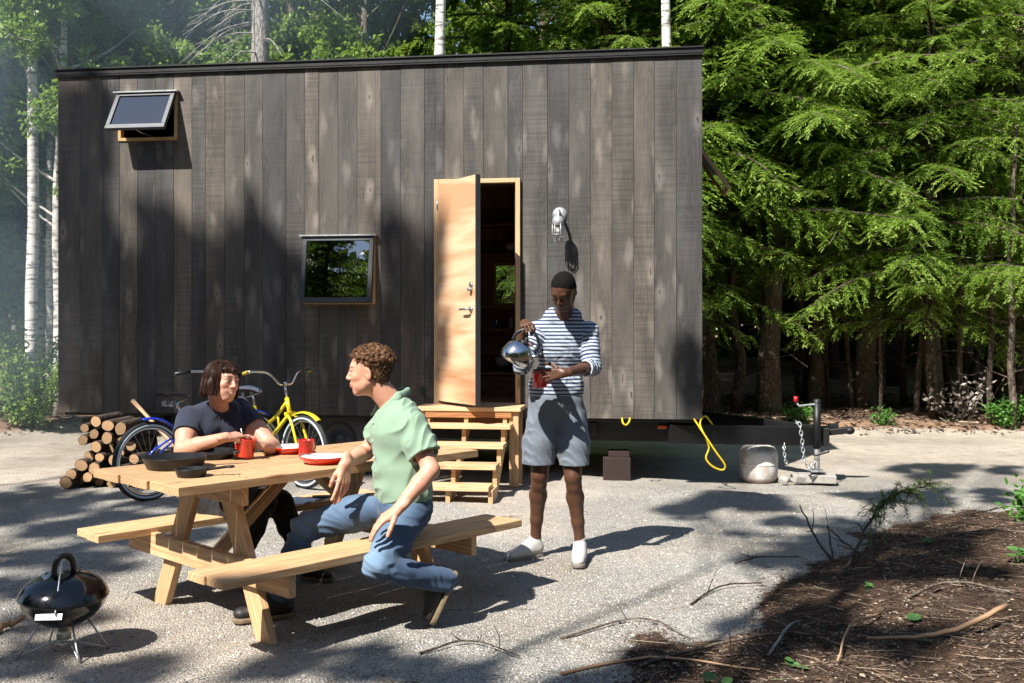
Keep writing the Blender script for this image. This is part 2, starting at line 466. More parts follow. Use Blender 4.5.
d.tube([(dw-.075, -.02, hz-.01), (dw-.075, -.065, hz-.01), (dw-.09, -.072, hz-.01), (dw-.2, -.072, hz-.012)], [.01, .01, .011, .009], 10)
d.tube([(dw-.075, .02, hz-.01), (dw-.075, .065, hz-.01), (dw-.09, .072, hz-.01), (dw-.2, .072, hz-.012)], [.01, .01, .011, .009], 10)
d.lathe([(0, .012), (.024, .012), (.027, 0), (.027, -.002)], (dw-.075, .022, hz-.01), 16, [[1, 0, 0], [0, 0, 1], [0, -1, 0]])
d.build('door_handle', M['steel'], door)
for zz in (1.0, 1.8, 2.6):
    h = MB(); h.tube([(-.004, -.024, zz-.05), (-.004, -.024, zz+.05)], .008, 8); h.build('hinge', M['steel'], door)
# interior of the doorway: shelves, jars, counter
bk = WDEP-.14
sh = MB()
for zz, dd in ((1.16, .32), (1.42, .26), (1.68, .26), (2.28, .3), (2.62, .3)):
    sh.box((4.45, bk-dd/2-.01, zz), (1.7, dd, .03))
sh.box((3.58, bk-.2, 1.7), (.022, .4, 1.9)); sh.box((5.33, bk-.12, 1.7), (.022, .24, 1.9))
sh.build('shelves', M['inner_wood'], house)
sh = MB(); sh.box((4.45, bk-.3, .93), (1.68, .55, .03)); sh.box((4.45, bk-.3, .80), (1.66, .5, .2)); sh.build('counter', M['inner_wood'], house)
rs = random.Random(3)
for k in range(11):
    j = MB(); xx = 4.12+k*.085; hh = rs.uniform(.09, .15); rr = rs.uniform(.022, .034)
    j.lathe([(0, 0), (rr, 0), (rr, hh*.8), (rr*.8, hh*.88), (rr*.82, hh), (0, hh)], (xx, bk-.16, 1.4325), 14)
    j.build('jar', M['steel'] if k % 3 == 0 else M['jar_glass'] if k % 3 == 1 else M['white_enamel'], house)
for k, (xx, zz, ww) in enumerate([(4.2, 1.0, .2), (4.6, 1.0, .26), (4.3, 2.30, .16), (4.62, 2.30, .24), (4.42, 1.18, .2), (4.72, 1.18, .14)]):
    j = MB(); j.lathe([(0, 0), (ww*.32, 0), (ww*.46, .05), (ww*.5, .11), (ww*.47, .11), (ww*.42, .05), (0, .02)], (xx, bk-.2, zz-.0), 20)
    j.build('bowl', M['galv'] if k % 2 else M['white_enamel'], house)
wf = MB()
for a, b, c, d_ in ((4.05, 4.95, 1.70, 1.73), (4.05, 4.95, 2.17, 2.20), (4.05, 4.08, 1.73, 2.17), (4.92, 4.95, 1.73, 2.17)):
    wf.box(((a+b)/2, WDEP-.1, (c+d_)/2), (b-a, .08, d_-c))
f = wf.build('rear_window', M['sill_wood'], house)
wf = MB(); wf.box((4.5, WDEP-.09, 1.95), (.84, .006, .44)); wf.build('pane', M['glass'], f)

def awning(x0, x1, z0, z1, ang, name='window'):
    fr = MB(); t = .03
    for a, b, c, d_ in ((x0, x1, z0, z0+t), (x0, x1, z1-t, z1), (x0, x0+t, z0+t, z1-t), (x1-t, x1, z0+t, z1-t)):
        fr.box(((a+b)/2, .02, (c+d_)/2), (b-a, .07, d_-c))
    w = fr.build(name, M['sill_wood'], house, bevel=.002)
    hd = MB(); hd.box(((x0+x1)/2, -.03, z1+.008), (x1-x0+.05, .075, .014)); hd.build('drip_cap', M['galv'], w)
    s = empty('sash'); s.parent = w; s.location = ((x0+x1)/2, -.025, z1-.004); s.rotation_euler = (R(-ang), 0, 0)
    hw = (x1-x0)/2-.004; hh = z1-z0-.004; b = .042
    m = MB()
    for a, c, e, f_ in ((-hw, hw, -b, 0), (-hw, hw, -hh, -hh+b*1.2), (-hw, -hw+b, -hh+b*1.2, -b), (hw-b, hw, -hh+b*1.2, -b)):
        m.box(((a+c)/2, 0, (e+f_)/2), (c-a, .038, f_-e))
    m.build('sash_frame', M['alu_frame'], s, bevel=.003)
    m = MB(); m.box((0, -.004, -hh/2), (2*hw-2*b+.01, .006, hh-2*b+.01)); m.build('pane', M['glass'], s)
    # stay arm from sill to sash bottom
    bot = Matrix.Rotation(R(-ang), 4, 'X')@Vector((0, 0, -hh+.03))
    st = MB(); cx = (x0+x1)/2
    pz = z0+t; py = .0
    by, bz = -.025+bot[1]+.02, z1+bot[2]
    st.tube([(cx+.05, py, pz+.01), (cx+.0, (py+by)/2-.01, (pz+bz)/2-.01), (cx-.05, by, bz)], .006, 6)
    st.build('stay', M['steel'], w)
    return w
awning(*WLO, 9)
awning(*WUP, 31)
# small awning window in the end wall, seen edge-on past the corner
w = MB()
for (y0_, y1_, a, b) in ((1.0, 1.6, 2.75, 2.78), (1.0, 1.6, 3.27, 3.3), (1.0, 1.03, 2.78, 3.27), (1.57, 1.6, 2.78, 3.27)):
    w.box((WL-.01, (y0_+y1_)/2, (a+b)/2), (.06, y1_-y0_, b-a))
ew = w.build('window', M['sill_wood'], house)
rt = Matrix.Rotation(R(-35), 3, 'Y')
w = MB()
for (a, b, c, d_) in ((-.3, .3, -.04, 0), (-.3, .3, -.52, -.48), (-.3, -.26, -.48, -.04), (.26, .3, -.48, -.04)):
    w.box(np.array([WL+.03, 1.3, 3.28])+np.array(rt)@np.array([0, (a+b)/2, (c+d_)/2]), (.035, b-a, d_-c), np.array(rt))
w.build('sash_frame', M['sill_wood'], ew)
w = MB(); w.box(np.array([WL+.03, 1.3, 3.28])+np.array(rt)@np.array([0, 0, -.26]), (.006, .53, .45), np.array(rt)); w.build('pane', M['glass'], ew)
# wall lamp with a caged glass
lx, lz = 5.03, 2.50
l = MB(); l.lathe([(0, .03), (.035, .03), (.055, .022), (.068, .008), (.07, 0), (.07, -.003)], (lx, 0, lz), 28, [[1, 0, 0], [0, 0, -1], [0, 1, 0]])
lamp = l.build('wall_lamp', M['galv'], house)
l = MB(); l.tube([(lx, -.02, lz), (lx, -.09, lz+.03), (lx, -.15, lz+.02), (lx, -.185, lz-.03), (lx, -.19, lz-.06)], .014, 12); l.build('lamp_arm', M['galv'], lamp)
l = MB(); l.lathe([(0, .055), (.03, .055), (.05, .035), (.056, -.005), (.05, -.03), (0, -.03)], (lx, -.19, lz-.09), 24); l.build('lamp_cap', M['galv'], lamp)
l = MB(); l.lathe([(.038, 0), (.04, -.05), (.038, -.1), (.028, -.13), (0, -.14)], (lx, -.19, lz-.115), 20); l.build('lamp_glass', M['jar_glass'], lamp)
l = MB(); l.ball((lx, -.19, lz-.165), (.024, .024, .036)); l.build('bulb', M['white_enamel'], lamp)
l = MB()
for k in range(6):
    a = k*math.pi/3
    l.tube([(lx+.052*math.cos(a), -.19+.052*math.sin(a), lz-.1), (lx+.054*math.cos(a), -.19+.054*math.sin(a), lz-.2), (lx+.03*math.cos(a), -.19+.03*math.sin(a), lz-.265), (lx, -.19, lz-.275)], .0035, 5)
for zz in (.15, .205): l.tube([(lx+.054*math.cos(a), -.19+.054*math.sin(a), lz-zz) for a in np.linspace(0, 2*math.pi, 17)[:-1]], .0035, 5, closed=True)
l.build('lamp_cage', M['galv'], lamp)
# hose bib / cable clip left of the door
c = MB(); c.box((3.72, -.012, .845), (.03, .02, .07)); c.tube([(3.72, -.02, .87), (3.745, -.035, .82), (3.75, -.03, .76)], .006, 6); c.build('cable_clip', M['black_plastic'], house)
# ---- trailer
tr = MB()
tr.box((WL/2+.15, .24, .47), (WL-.3, .07, .2)); tr.box((WL/2+.15, WDEP-.1, .47), (WL-.3, .07, .2))
for k in range(9): tr.box((.3+k*.72, WDEP/2, .49), (.06, WDEP-.3, .12))
tr.box((WL/2, .045, .585), (WL-.1, .02, .03))
frame = tr.build('trailer_frame', M['black_steel'], house, bevel=.004)
hx, hy, hz_ = 7.50, .66, .40
tr = MB()
tr.bar((WL-.3, .07, .46), (hx, hy-.07, hz_), .07, .175); tr.bar((WL-.3, WDEP-.12, .47), (hx, hy+.09, hz_+.01), .07, .15)
tr.box((hx-.05, hy, hz_), (.26, .25, .17), np.array(Matrix.Rotation(R(-8), 3, 'Z')))
tr.build('drawbar', M['black_steel'], house, bevel=.004)
cp = MB(); cp.bar((hx+.05, hy, hz_+.03), (hx+.27, hy-.02, hz_+.06), .075, .06); cp.ball((hx+.27, hy-.02, hz_+.055), (.05, .045, .04)); cp.box((hx+.12, hy, hz_+.095), (.1, .03, .05))
cp.build('coupler', M['black_steel'], house, bevel=.006)
jk = MB(); jx, jy = hx-.06, hy-.18
jk.tube([(jx, jy, .09), (jx, jy, .45)], .026, 14, mi=1); jk.tube([(jx, jy, .30), (jx, jy, .74)], .036, 16); jk.lathe([(0, .03), (.03, .025), (.04, 0)], (jx, jy, .74), 16)
jk.box((jx, jy, .085), (.13, .13, .012), mi=1)
jk.tube([(jx, jy, .735), (jx-.03, jy-.02, .715), (jx-.17, jy-.02, .70), (jx-.2, jy-.02, .74)], .011, 8, mi=1)
jack = jk.build('jack', [M['black_steel'], M['galv']], house)
j2 = MB(); j2.tube([(jx-.2, jy-.02, .735), (jx-.2, jy-.02, .79)], .021, 12); j2.build('crank_knob', M['red_plastic'], jack)
def chain(pts, n, name, mat):
    pts = np.array(pts, float); seg = np.r_[0, np.cumsum(np.linalg.norm(np.diff(pts, axis=0), axis=1))]
    m = MB(); L = seg[-1]/n
    for i in range(n):
        u = (i+.5)*L; c = np.array([np.interp(u, seg, pts[:, k]) for k in range(3)])
        c2 = np.array([np.interp(u+.01, seg, pts[:, k]) for k in range(3)]); t = nrm(c2-c); s = nrm(np.cross(t, (0, 1, .3) if i % 2 else (1, 0, .2)))
        ring = [c+t*math.cos(a)*L*.62+s*math.sin(a)*L*.36 for a in np.linspace(0, 2*math.pi, 11)[:-1]]
        m.tube(ring, L*.13, 5, closed=True)
    return m.build(name, mat, house)
chain([(7.22, .33, .56), (7.25, .28, .54), (7.27, .27, .4), (7.29, .28, .2), (7.35, .3, .12), (7.40, .32, .2)], 15, 'safety_chain', M['galv'])
chain([(7.12, .34, .36), (7.11, .30, .3), (7.12, .29, .2), (7.15, .31, .15)], 7, 'safety_chain', M['galv'])
c = MB(); c.tube([(hx-.22, hy-.2, .34), (hx-.2, hy-.22, .27), (hx-.08, hy-.24, .235), (hx+.04, hy-.22, .27), (hx+.06, hy-.16, .34)], .008, 8); c.build('breakaway_cable', M['black_plastic'], house)
m = MB(); m.box((5.98, .19, .51), (.09, .04, .035)); m.build('marker_light', M['orange_lens'], house, bevel=.006)
for xx in (1.95, 2.86):
    w = MB(); yy = .20
    ry = np.array([[1, 0, 0], [0, 0, -1], [0, 1, 0]])
    w.lathe([(.19, .1), (.27, .105), (.33, .085), (.352, .04), (.355, 0), (.352, -.04), (.33, -.085), (.27, -.105), (.19, -.1)], (xx, yy, .35), 40, ry)
    tyre = w.build('wheel', M['old_rubber'], house)
    w = MB(); w.lathe([(0, .06), (.05, .06), (.06, .03), (.12, .02), (.17, .045), (.185, .09), (.2, .1)], (xx, yy, .35), 32, ry); w.build('rim', M['alu_frame'], tyre)
w = MB(); w.tube([(1.95, .25, .35), (1.95, WDEP-.25, .35)], .035, 10); w.tube([(2.86, .25, .35), (2.86, WDEP-.25, .35)], .035, 10); w.build('axle', M['black_steel'], house)
# rear skirt step box and support block under the frame
m = MB(); m.box((.45, .35, .47), (.5, .5, .12)); m.build('skirt_box', M['black_steel'], house)

# ================================================================== things round the house
blk = empty('support_block', tuple(HW(5.55, .32, 0)), HZ+.05, 'dark reddish block on the ground under the trailer frame behind the standing man', 'block')
m = MB(); m.box((0, 0, .10), (.26, .2, .22)); m.box((.02, 0, .24), (.2, .16, .06)); m.build('block_body', simple('dark_block', (.03, .014, .012), .8, vary=.4), blk, bevel=.006)

pad = empty('jack_block', tuple(HW(jx, jy, -.02)), HZ-.1, 'grey concrete block under the trailer jack foot', 'block')
m = MB(); m.box((0, 0, .035), (.34, .2, .075)); m.build('block_body', M['concrete'], pad, bevel=.008)
chk = empty('loose_block', tuple(HW(jx-.17, jy-.06, -.02)), HZ+.5, 'small stone chunk on the sand left of the jack', 'block')
m = MB(); m.box((0, 0, .03), (.16, .1, .07), np.array(Euler((.1, .15, 0)).to_matrix())); m.box((-.16, .02, .03), (.09, .09, .05), np.array(Euler((.2, -.25, .6)).to_matrix())); m.build('chunk', M['concrete'], chk, bevel=.01)

tk = empty('gas_tank', (2.40, 9.74, -.085), 0, 'rusty white propane tank standing under the trailer drawbar', 'gas tank')
m = MB(); m.lathe([(0, .03), (.10, .03), (.155, .045), (.18, .08), (.185, .14), (.185, .28), (.178, .33), (.15, .37), (.09, .39), (0, .395)], (0, 0, 0), 36)
m.lathe([(.187, .20), (.189, .205), (.189, .215), (.187, .22)], (0, 0, 0), 36); m.build('tank_body', M['tank'], tk)
m = MB(); m.lathe([(.13, .002), (.135, .0), (.14, .04), (.135, .045), (.13, .002)], (0, 0, 0), 28); m.build('foot_ring', M['tank'], tk)
m = MB(); m.lathe([(0, .39), (.03, .39), (.03, .42), (.015, .43), (.015, .45), (0, .45)], (0, 0, 0), 16); m.build('valve', M['steel'], tk)

hose = MB()
def spl(pts, n=10):
    pts = np.array(pts, float); out = []
    Q = np.vstack([2*pts[0]-pts[1], pts, 2*pts[-1]-pts[-2]])
    for i in range(1, len(Q)-2):
        for t in np.linspace(0, 1, n, endpoint=False):
            a, b, c, d = Q[i-1:i+3]
            out.append(.5*((2*b)+(-a+c)*t+(2*a-5*b+4*c-d)*t*t+(-a+3*b-3*c+d)*t**3))
    out.append(pts[-1]); return np.array(out)
hp = [P(694, 419, 9.15), P(700, 428, 9.03), P(708, 440, 8.98), P(716, 452, 8.96), P(725, 465, 8.96), P(722, 470, 8.98), P(712, 466, 8.99), P(706, 458, 9.0), P(709, 448, 9.02), P(706, 438, 9.02), P(700, 424, 9.08), P(705, 416, 9.3), P(712, 424, 9.35), P(716, 432, 9.5)]
hose.tube(spl(hp, 6), .0085, 8)
hose.build('hose', M['yellow_hose'], None, loc=hp[6]); props(bpy.data.objects['hose'], 'yellow hose hanging in a loop below the house corner over the drawbar', 'hose')
hk = MB(); hk.tube(spl([P(622, 418, 9.15), P(623, 423, 9.1), P(626, 425, 9.1), P(629, 422, 9.1), P(630, 418, 9.15)], 4), .009, 8)
hk.build('strap_loop', M['yellow_hose'], house)
bpy.data.objects['strap_loop'].matrix_parent_inverse = Matrix.LocRotScale(Vector(W0), Euler((0, 0, HZ)), None).inverted()

# ---- steps
st = empty('wooden_steps', tuple(HW(4.23, 0, 0)), HZ, 'open wooden steps of pale pine boards under the house door', 'steps')
lw = .445
plat = [(.725, -.20, .5), (.58, -.44, .24), (.435, -.69, .24), (.29, -.94, .24), (.145, -1.16, .24)]
for k, (z, yc, dpt) in enumerate(plat):
    m = MB()
    if k == 0:
        m.box((.0, -.115, z-.019), (2*lw+.07, .19, .036)); m.box((0, -.31, z-.019), (2*lw+.07, .19, .036))
    else:
        w_ = 2*lw-.02-k*.035; m.box((-.01*k, yc, z-.019), (w_, dpt, .036))
    m.build('tread', M['pine_pale'], st, bevel=.003)
m = MB(); m.box((0, -.05, .61), (2*lw-.05, .02, .15)); m.box((0, -.385, .665), (2*lw-.1, .02, .07)); m.build('riser_board', M['ply'], st)
for sx in (-1, 0, 1):
    m = MB()
    pts = []
    xs_ = sx*(lw-.09)-.02
    a = np.array([xs_, -.3, .63]); b = np.array([xs_, -1.14, .08])
    poly = [(.38, .69), (.38, .54), (.50, .54), (.50, .40), (.76, .40), (.76, .255), (1.0, .255), (1.0, .11), (1.24, .11), (1.24, 0), (1.02, 0), (.20, .56), (.20, .69)]
    rot = np.array([[0, 1, 0], [-1, 0, 0], [0, 0, 1]], float)
    m.prism(poly, .038, (xs_, 0, 0), rot)
    m.build('stringer', M['pine'], st, bevel=.003)
for sx in (-1, 1):
    m = MB(); m.box((sx*(lw-.03), -.34, .345), (.085, .06, .69)); m.box((sx*(lw-.01), -.08, .345), (.04, .085, .69)); m.build('post', M['pine'], st, bevel=.003)
# ================================================================== picnic table
TU = nrm((1.257, 1.34, 0)); TV = np.array([-TU[1], TU[0], 0]); TA = math.atan2(TU[1], TU[0])
TC = np.array([-1.45, 4.35, 0])+TU*.92+TV*.42
def T(u, v, z=0): return TC+TU*u+TV*v+np.array([0, 0, z])
tb = empty('picnic_table', tuple(TC), TA, 'pale timber picnic table with attached benches, set with red enamelware and skillets', 'picnic table')
TL, TW = 1.84, .84
m = MB(); nb = 6; bw = TW/nb
off = [0, .012, -.008, .006, -.012, .0]
for k in range(nb):
    m.box((off[k]*.6, -TW/2+bw*(k+.5), .73), (TL+(.0 if k != 5 else .0), bw-.004, .04))
for k in range(nb):
    for s_ in (-1, 1):
        for q_ in (-.03, .03):
            m.lathe([(0, .0015), (.005, .001), (.0055, -.001)], (s_*(TL/2-.40)+s_*.04, -TW/2+bw*(k+.5)+q_, .7505), 8, mi=1)
m.build('tabletop', [M['pine'], M['black_steel']], tb, bevel=.003)
for s in (-1, 1):
    m = MB()
    for j, yy in enumerate((.435+.065, .435+.2)):
        m.box(((-.01 if s < 0 else .05)+.01*j, s*(yy+.065), .381), (TL-.02, .132, .038))
    m.build('bench', M['pine'], tb, bevel=.003)
for s in (-1, 1):
    xx = s*(TL/2-.40)
    for q in (-1, 1):
        m = MB(); m.bar((xx, q*.14, .71), (xx, q*.50, -.02), .04, .115, up=(0, 1, 0))
        for a_, b_ in ((q*.165, .66), (q*.34, .32)): m.tube([(xx-s*.028, a_, b_), (xx-s*.016, a_, b_)], .011, 6, mi=1)
        m.build('leg', [M['pine'], M['black_steel']], tb, bevel=.003)
    m = MB(); m.box((xx+s*.04, 0, .318), (.038, 1.50, .115)); m.build('bench_support', M['pine'], tb, bevel=.003)
    m = MB(); m.box((xx+s*.04, 0, .66), (.038, .74, .085)); m.build('top_support', M['pine'], tb, bevel=.003)
    m = MB(); m.bar((xx-s*.0, .0, .30), (xx-s*.46, 0, .70), .085, .038, up=(0, 0, 1)); m.build('brace', M['pine'], tb, bevel=.003)

# ---- tableware
def mug(name, pos, mat, label, rot=0, hot=True, sc=1.0):
    e = empty(name, tuple(pos), rot, label, 'mug')
    m = MB(); m.lathe([(0, .004), (.036, .004), (.040, .0), (.042, .006), (.043, .082), (.0455, .084), (.0445, .087), (.040, .083), (.039, .01), (0, .008)], (0, 0, 0), 32)
    m.build('mug_body', mat, e)
    m = MB(); m.tube(spl([(.042, 0, .07), (.062, 0, .07), (.072, 0, .05), (.066, 0, .028), (.043, 0, .022)], 5), .0045, 8); m.build('mug_handle', mat, e)
    m = MB(); m.lathe([(0, .062), (.0385, .062)], (0, 0, 0), 24); m.build('coffee', M['black_enamel'], e)
    e.scale = (sc, sc, sc)
    return e
ZT = .7505
c_w = P(244.5, 457, 5.30); c_w[2] = ZT+.012
mw = mug('mug', c_w, M['red_enamel'], 'bright red enamel mug held in both hands of the woman', 2.5, sc=1.12)
mw.rotation_euler = (R(4), R(-6), 2.5)
fk = MB(); fk.tube([c_w+np.array([.0, .0, .05]), c_w+np.array([-.015, -.01, .15])], .003, 6); fk.build('spoon', M['steel'], None, loc=c_w); props(bpy.data.objects['spoon'], 'steel spoon held upright in the mug of the woman', 'spoon')
c_t = P(303, 457.5, 5.36); c_t[2] = ZT
mug('mug', c_t+np.array([0, .08, 0]), M['dark_red_enamel'], 'dark red enamel mug on the table next to the plates', 1.0)
def plate(pos, label, rot, r=.125):
    e = empty('plate', tuple(pos), rot, label, 'plate', 'enamel plates on the table')
    m = MB(); m.lathe([(0, .006), (r*.72, .006), (r*.94, .032), (r, .035), (r*1.0, .037)], (0, 0, 0), 44); m.build('plate_inside', M['white_enamel'], e)
    m = MB(); m.lathe([(0, 0), (r*.74, 0), (r*.99, .029), (r*1.02, .034), (r*1.012, .0385), (r*1.0, .038)], (0, 0, 0), 44); m.build('plate_outside', M['red_enamel'], e)
    return e
q = P(288, 0, 5.5); plate((q[0], 5.56, ZT), 'red rimmed white enamel plate behind the dark red mug', 0, .115)
q = P(318, 0, 5.0); plate((q[0], 5.14, ZT), 'red rimmed white enamel plate nearest the seated man, a fork across it', 0, .12)
m = MB(); f0 = np.array([q[0]-.02, 5.12, ZT+.036]); m.tube([f0+(-.10, .03, .012), f0+(.0, .0, .004), f0+(.05, -.02, .0)], [.003, .0035, .002], 6)
for k in range(3): m.tube([f0+(.05, -.02, 0), f0+(.09, -.035+.008*k, .002)], .0015, 4)
m.build('fork', M['steel'], None, loc=f0); props(bpy.data.objects['fork'], 'steel fork lying across the nearer red rimmed plate', 'fork')
def skillet(x, y, r, h, ang, label, z=ZT):
    e = empty('skillet', (x, y, z), ang, label, 'skillet', 'cast iron skillets on the table')
    m = MB(); m.lathe([(0, .0), (r*.82, 0), (r*.86, .004), (r, h), (r*1.015, h+.003), (r*.965, h+.003), (r*.82, .008), (0, .008)], (0, 0, 0), 40); m.build('pan', M['cast_iron'], e)
    m = MB(); L = .13 if r > .1 else .085
    m.bar((r*.95, 0, h-.006), (r+L, 0, h+.004), .024, .01); m.tube([(r+L+.015+.016*math.cos(a), .016*math.sin(a), h+.004) for a in np.linspace(0, 2*math.pi, 15)[:-1]], .006, 6, closed=True)
    m.build('pan_handle', M['cast_iron'], e, bevel=.002); return e
q = P(172, 0, 4.93); skillet(q[0], 4.97, .155, .055, R(28), 'large deep cast iron skillet at the table corner, biggest of the three')
q = P(208, 0, 5.25); skillet(q[0], 5.34, .12, .04, R(-10), 'shallow cast iron skillet behind the large one, beside the elbow of the woman')
q = P(190, 0, 4.66); skillet(q[0], 4.68, .075, .036, R(15), 'smallest cast iron skillet, in front on the table edge')

# magazine and phone on the rear bench, far end
mg = empty('magazine', tuple(T(.42, .635, .401)), TA+.25, 'open magazine lying on the far bench behind the man', 'magazine')
m = MB()
for s in (-1, 1):
    V = []
    for i in range(9):
        for j in (0, 1): V.append((s*i*.0125, -.13+.26*j, .002+.008*math.sin(i/8*math.pi)))
    m.add(V, [(2*i, 2*i+2, 2*i+3, 2*i+1) for i in range(8)], smooth=True)
    m.box((s*.05, 0, .0012), (.1, .26, .0022))
m.build('pages', M['paper'], mg)
ph = empty('phone', tuple(T(.60, .60, .401)), TA+.9, 'black phone lying on the far bench beside the magazine', 'phone')
m = MB(); m.box((0, 0, .005), (.075, .15, .009)); m.build('phone_body', M['black_enamel'], ph, bevel=.003)
ks = empty('tongs', tuple(T(.25, .60, .401)), TA, 'thin steel tongs left on the far bench before the magazine', 'tongs')
m = MB(); m.tube([(-.1, 0, .008), (.08, .02, .012)], .004, 6); m.tube([(-.1, 0, .008), (.08, -.03, .02)], .004, 6); m.build('arms', M['steel'], ks)

# ================================================================== kettle in the hand of the standing man
KP = P(519, 352, 5.80)
kt = empty('kettle', tuple(KP), 0, 'steel whistling kettle with a black handle, tipped over the mug of the standing man', 'kettle')
kt.rotation_euler = (R(0), R(32), R(-8)); kt.scale = (.92, .92, .92)
m = MB(); m.lathe([(0, -.075), (.085, -.075), (.098, -.06), (.1, -.03), (.088, .02), (.06, .055), (.04, .066), (0, .068)], (0, 0, 0), 40); m.build('kettle_body', M['chrome'], kt)
m = MB(); m.lathe([(.0, .065), (.038, .066), (.034, .076), (.01, .08), (.01, .09), (.016, .1), (0, .105)], (0, 0, 0), 24); m.build('lid', M['black_plastic'], kt)
m = MB(); m.tube([(.07, 0, .0), (.105, 0, .03), (.125, 0, .055)], [.025, .018, .014], 14); m.build('spout', M['chrome'], kt)
m = MB(); m.tube([(.12, 0, .05), (.137, 0, .07)], [.018, .018], 14); m.build('whistle', M['black_plastic'], kt)
m = MB(); m.tube(spl([(-.075, 0, .045), (-.075, 0, .10), (-.03, 0, .15), (.03, 0, .15), (.08, 0, .11), (.085, 0, .06)], 5), .0105, 10); m.build('kettle_handle', M['black_plastic'], kt)

# mug in the hand of the standing man
MM = P(540, 379, 5.895)
mm = mug('mug', MM-np.array([0, 0, .045]), M['dark_red_enamel'], 'red enamel mug in the hand of the standing man, under the kettle', 0.1)
mm.rotation_euler = (R(8), 0, R(-20))

# ================================================================== charcoal grill
GP = np.array([-1.985, 4.43, 0])
gr = empty('kettle_grill', tuple(GP), R(-12), 'small shiny black kettle grill on thin wire legs, standing on the gravel', 'grill')
ty = R(5); rt = np.array(Euler((R(3), R(3), 0)).to_matrix())
def glathe(m, prof, **k): m.lathe(prof, (0, 0, .255), 56, rt, **k)
m = MB(); glathe(m, [(0, -.125), (.05, -.122), (.10, -.105), (.145, -.07), (.172, -.03), (.181, 0), (.186, .004), (.181, .007)]); m.build('bowl', M['black_enamel'], gr)
m = MB(); glathe(m, [(.186, .006), (.189, .009), (.186, .014), (.178, .034), (.155, .062), (.115, .087), (.06, .102), (0, .106)]); lid = m.build('lid', M['black_enamel'], gr)
m = MB(); m.lathe([(.0, .004), (.046, .001), (.05, -.006)], (0, 0, 0), 28); v = m.build('vent_disc', M['alu_frame'], lid); v.location = (-.075, -.05, .345); v.rotation_euler = (R(24), R(-26), 0)
v.data.materials[0] = M['galv']
for k in range(3):
    a = k*2.1+.6; m = MB(); m.lathe([(0, .001), (.0085, .0005), (.009, -.001)], (0, 0, 0), 12); h = m.build('vent_hole', M['black_plastic'], lid)
    h.matrix_parent_inverse = Matrix.Identity(4); h.matrix_basis = v.matrix_basis@Matrix.Translation((.027*math.cos(a), .027*math.sin(a), .0045))
m = MB()
hp_ = spl([(-.045, 0, .345), (-.04, 0, .40), (-.02, 0, .432), (.02, 0, .432), (.04, 0, .40), (.045, 0, .345)], 5)@np.array(Euler((0, 0, R(62))).to_matrix()).T
m.tube(hp_+np.array([.0, 0, .0]), .013, 10); m.build('lid_handle', M['black_plastic'], lid)
m = MB(); m.tube(spl([(.0, .0, .43), (.03, -.06, .40), (.065, -.13, .31), (.085, -.175, .225)], 6), .0035, 6); m.tube([(.04, .19, .22), (.02, .12, .33), (0, 0, .43)], .0035, 6); m.build('bail_wire', M['galv'], gr)
m = MB()
m.prism([(-.055, -.013), (.055, -.013), (.055, .013), (-.055, .013)], .004, (.055, -.176, .218), np.array(Euler((R(-28), 0, R(18))).to_matrix())); m.build('clip_plate', M['galv'], gr)
for k, (sx, sy) in enumerate(((-1, -1), (1, -1), (1, 1), (-1, 1))):
    m = MB(); m.tube([(sx*.075, sy*.05, .16), (sx*.13, sy*.09, .05), (sx*.155, sy*.105, .004)], .0045, 7); m.build('leg', M['galv'], gr)
for sy in (-1, 1):
    m = MB(); m.tube([(-.155, sy*.105, .006), (-.05, sy*.02, .055), (.05, -sy*.02, .055), (.155, -sy*.105, .006)], .0045, 7); m.build('leg_brace', M['galv'], gr)
m = MB(); m.lathe([(0, .0), (.03, .0), (.032, .05), (.012, .06), (.012, .075)], (0, 0, .07), 16); m.build('ash_vent', M['galv'], gr)

# ================================================================== bicycles
def wheel(name, c, r, fwd, mats, parent, wall=True, spokes=24, lab=None):
    """bicycle wheel standing in the plane of fwd and z; local coordinates of the parent"""
    f = nrm(fwd); s = np.cross((0, 0, 1), f); c = np.array(c, float)
    ring = lambda rr, off=0: [c+f*rr*math.cos(a)+np.array([0, 0, 1])*rr*math.sin(a)+s*off for a in np.linspace(0, 2*math.pi, 49)[:-1]]
    m = MB(); m.tube(ring(r-.024), .025, 12, closed=True); tyre = m.build(name, M['rubber'], parent)
    if wall:
        m = MB()
        for o in (-.0205, .0205): m.tube(ring(r-.030, o), .0105, 8, closed=True)
        m.build('whitewall', M['whitewall'], tyre)
    m = MB(); m.tube(ring(r-.052), .013, 8, closed=True); m.build('rim', mats[0], tyre)
    m = MB()
    for k in range(spokes):
        a = 2*math.pi*k/spokes; b = a+(.35 if k % 2 else -.35); o = .025 if k % 4 < 2 else -.025
        m.tube([c+(f*math.cos(b)+np.array([0, 0, 1])*math.sin(b))*.018+s*o, c+(f*math.cos(a)+np.array([0, 0, 1])*math.sin(a))*(r-.06)], .0016, 4, cap=False)
    m.build('spokes', M['chrome'], tyre)
    m = MB(); m.tube([c-s*.045, c+s*.045], .02, 12); m.tube([c-s*.065, c+s*.065], .006, 8); m.build('hub', M['chrome'], tyre)
    return tyre
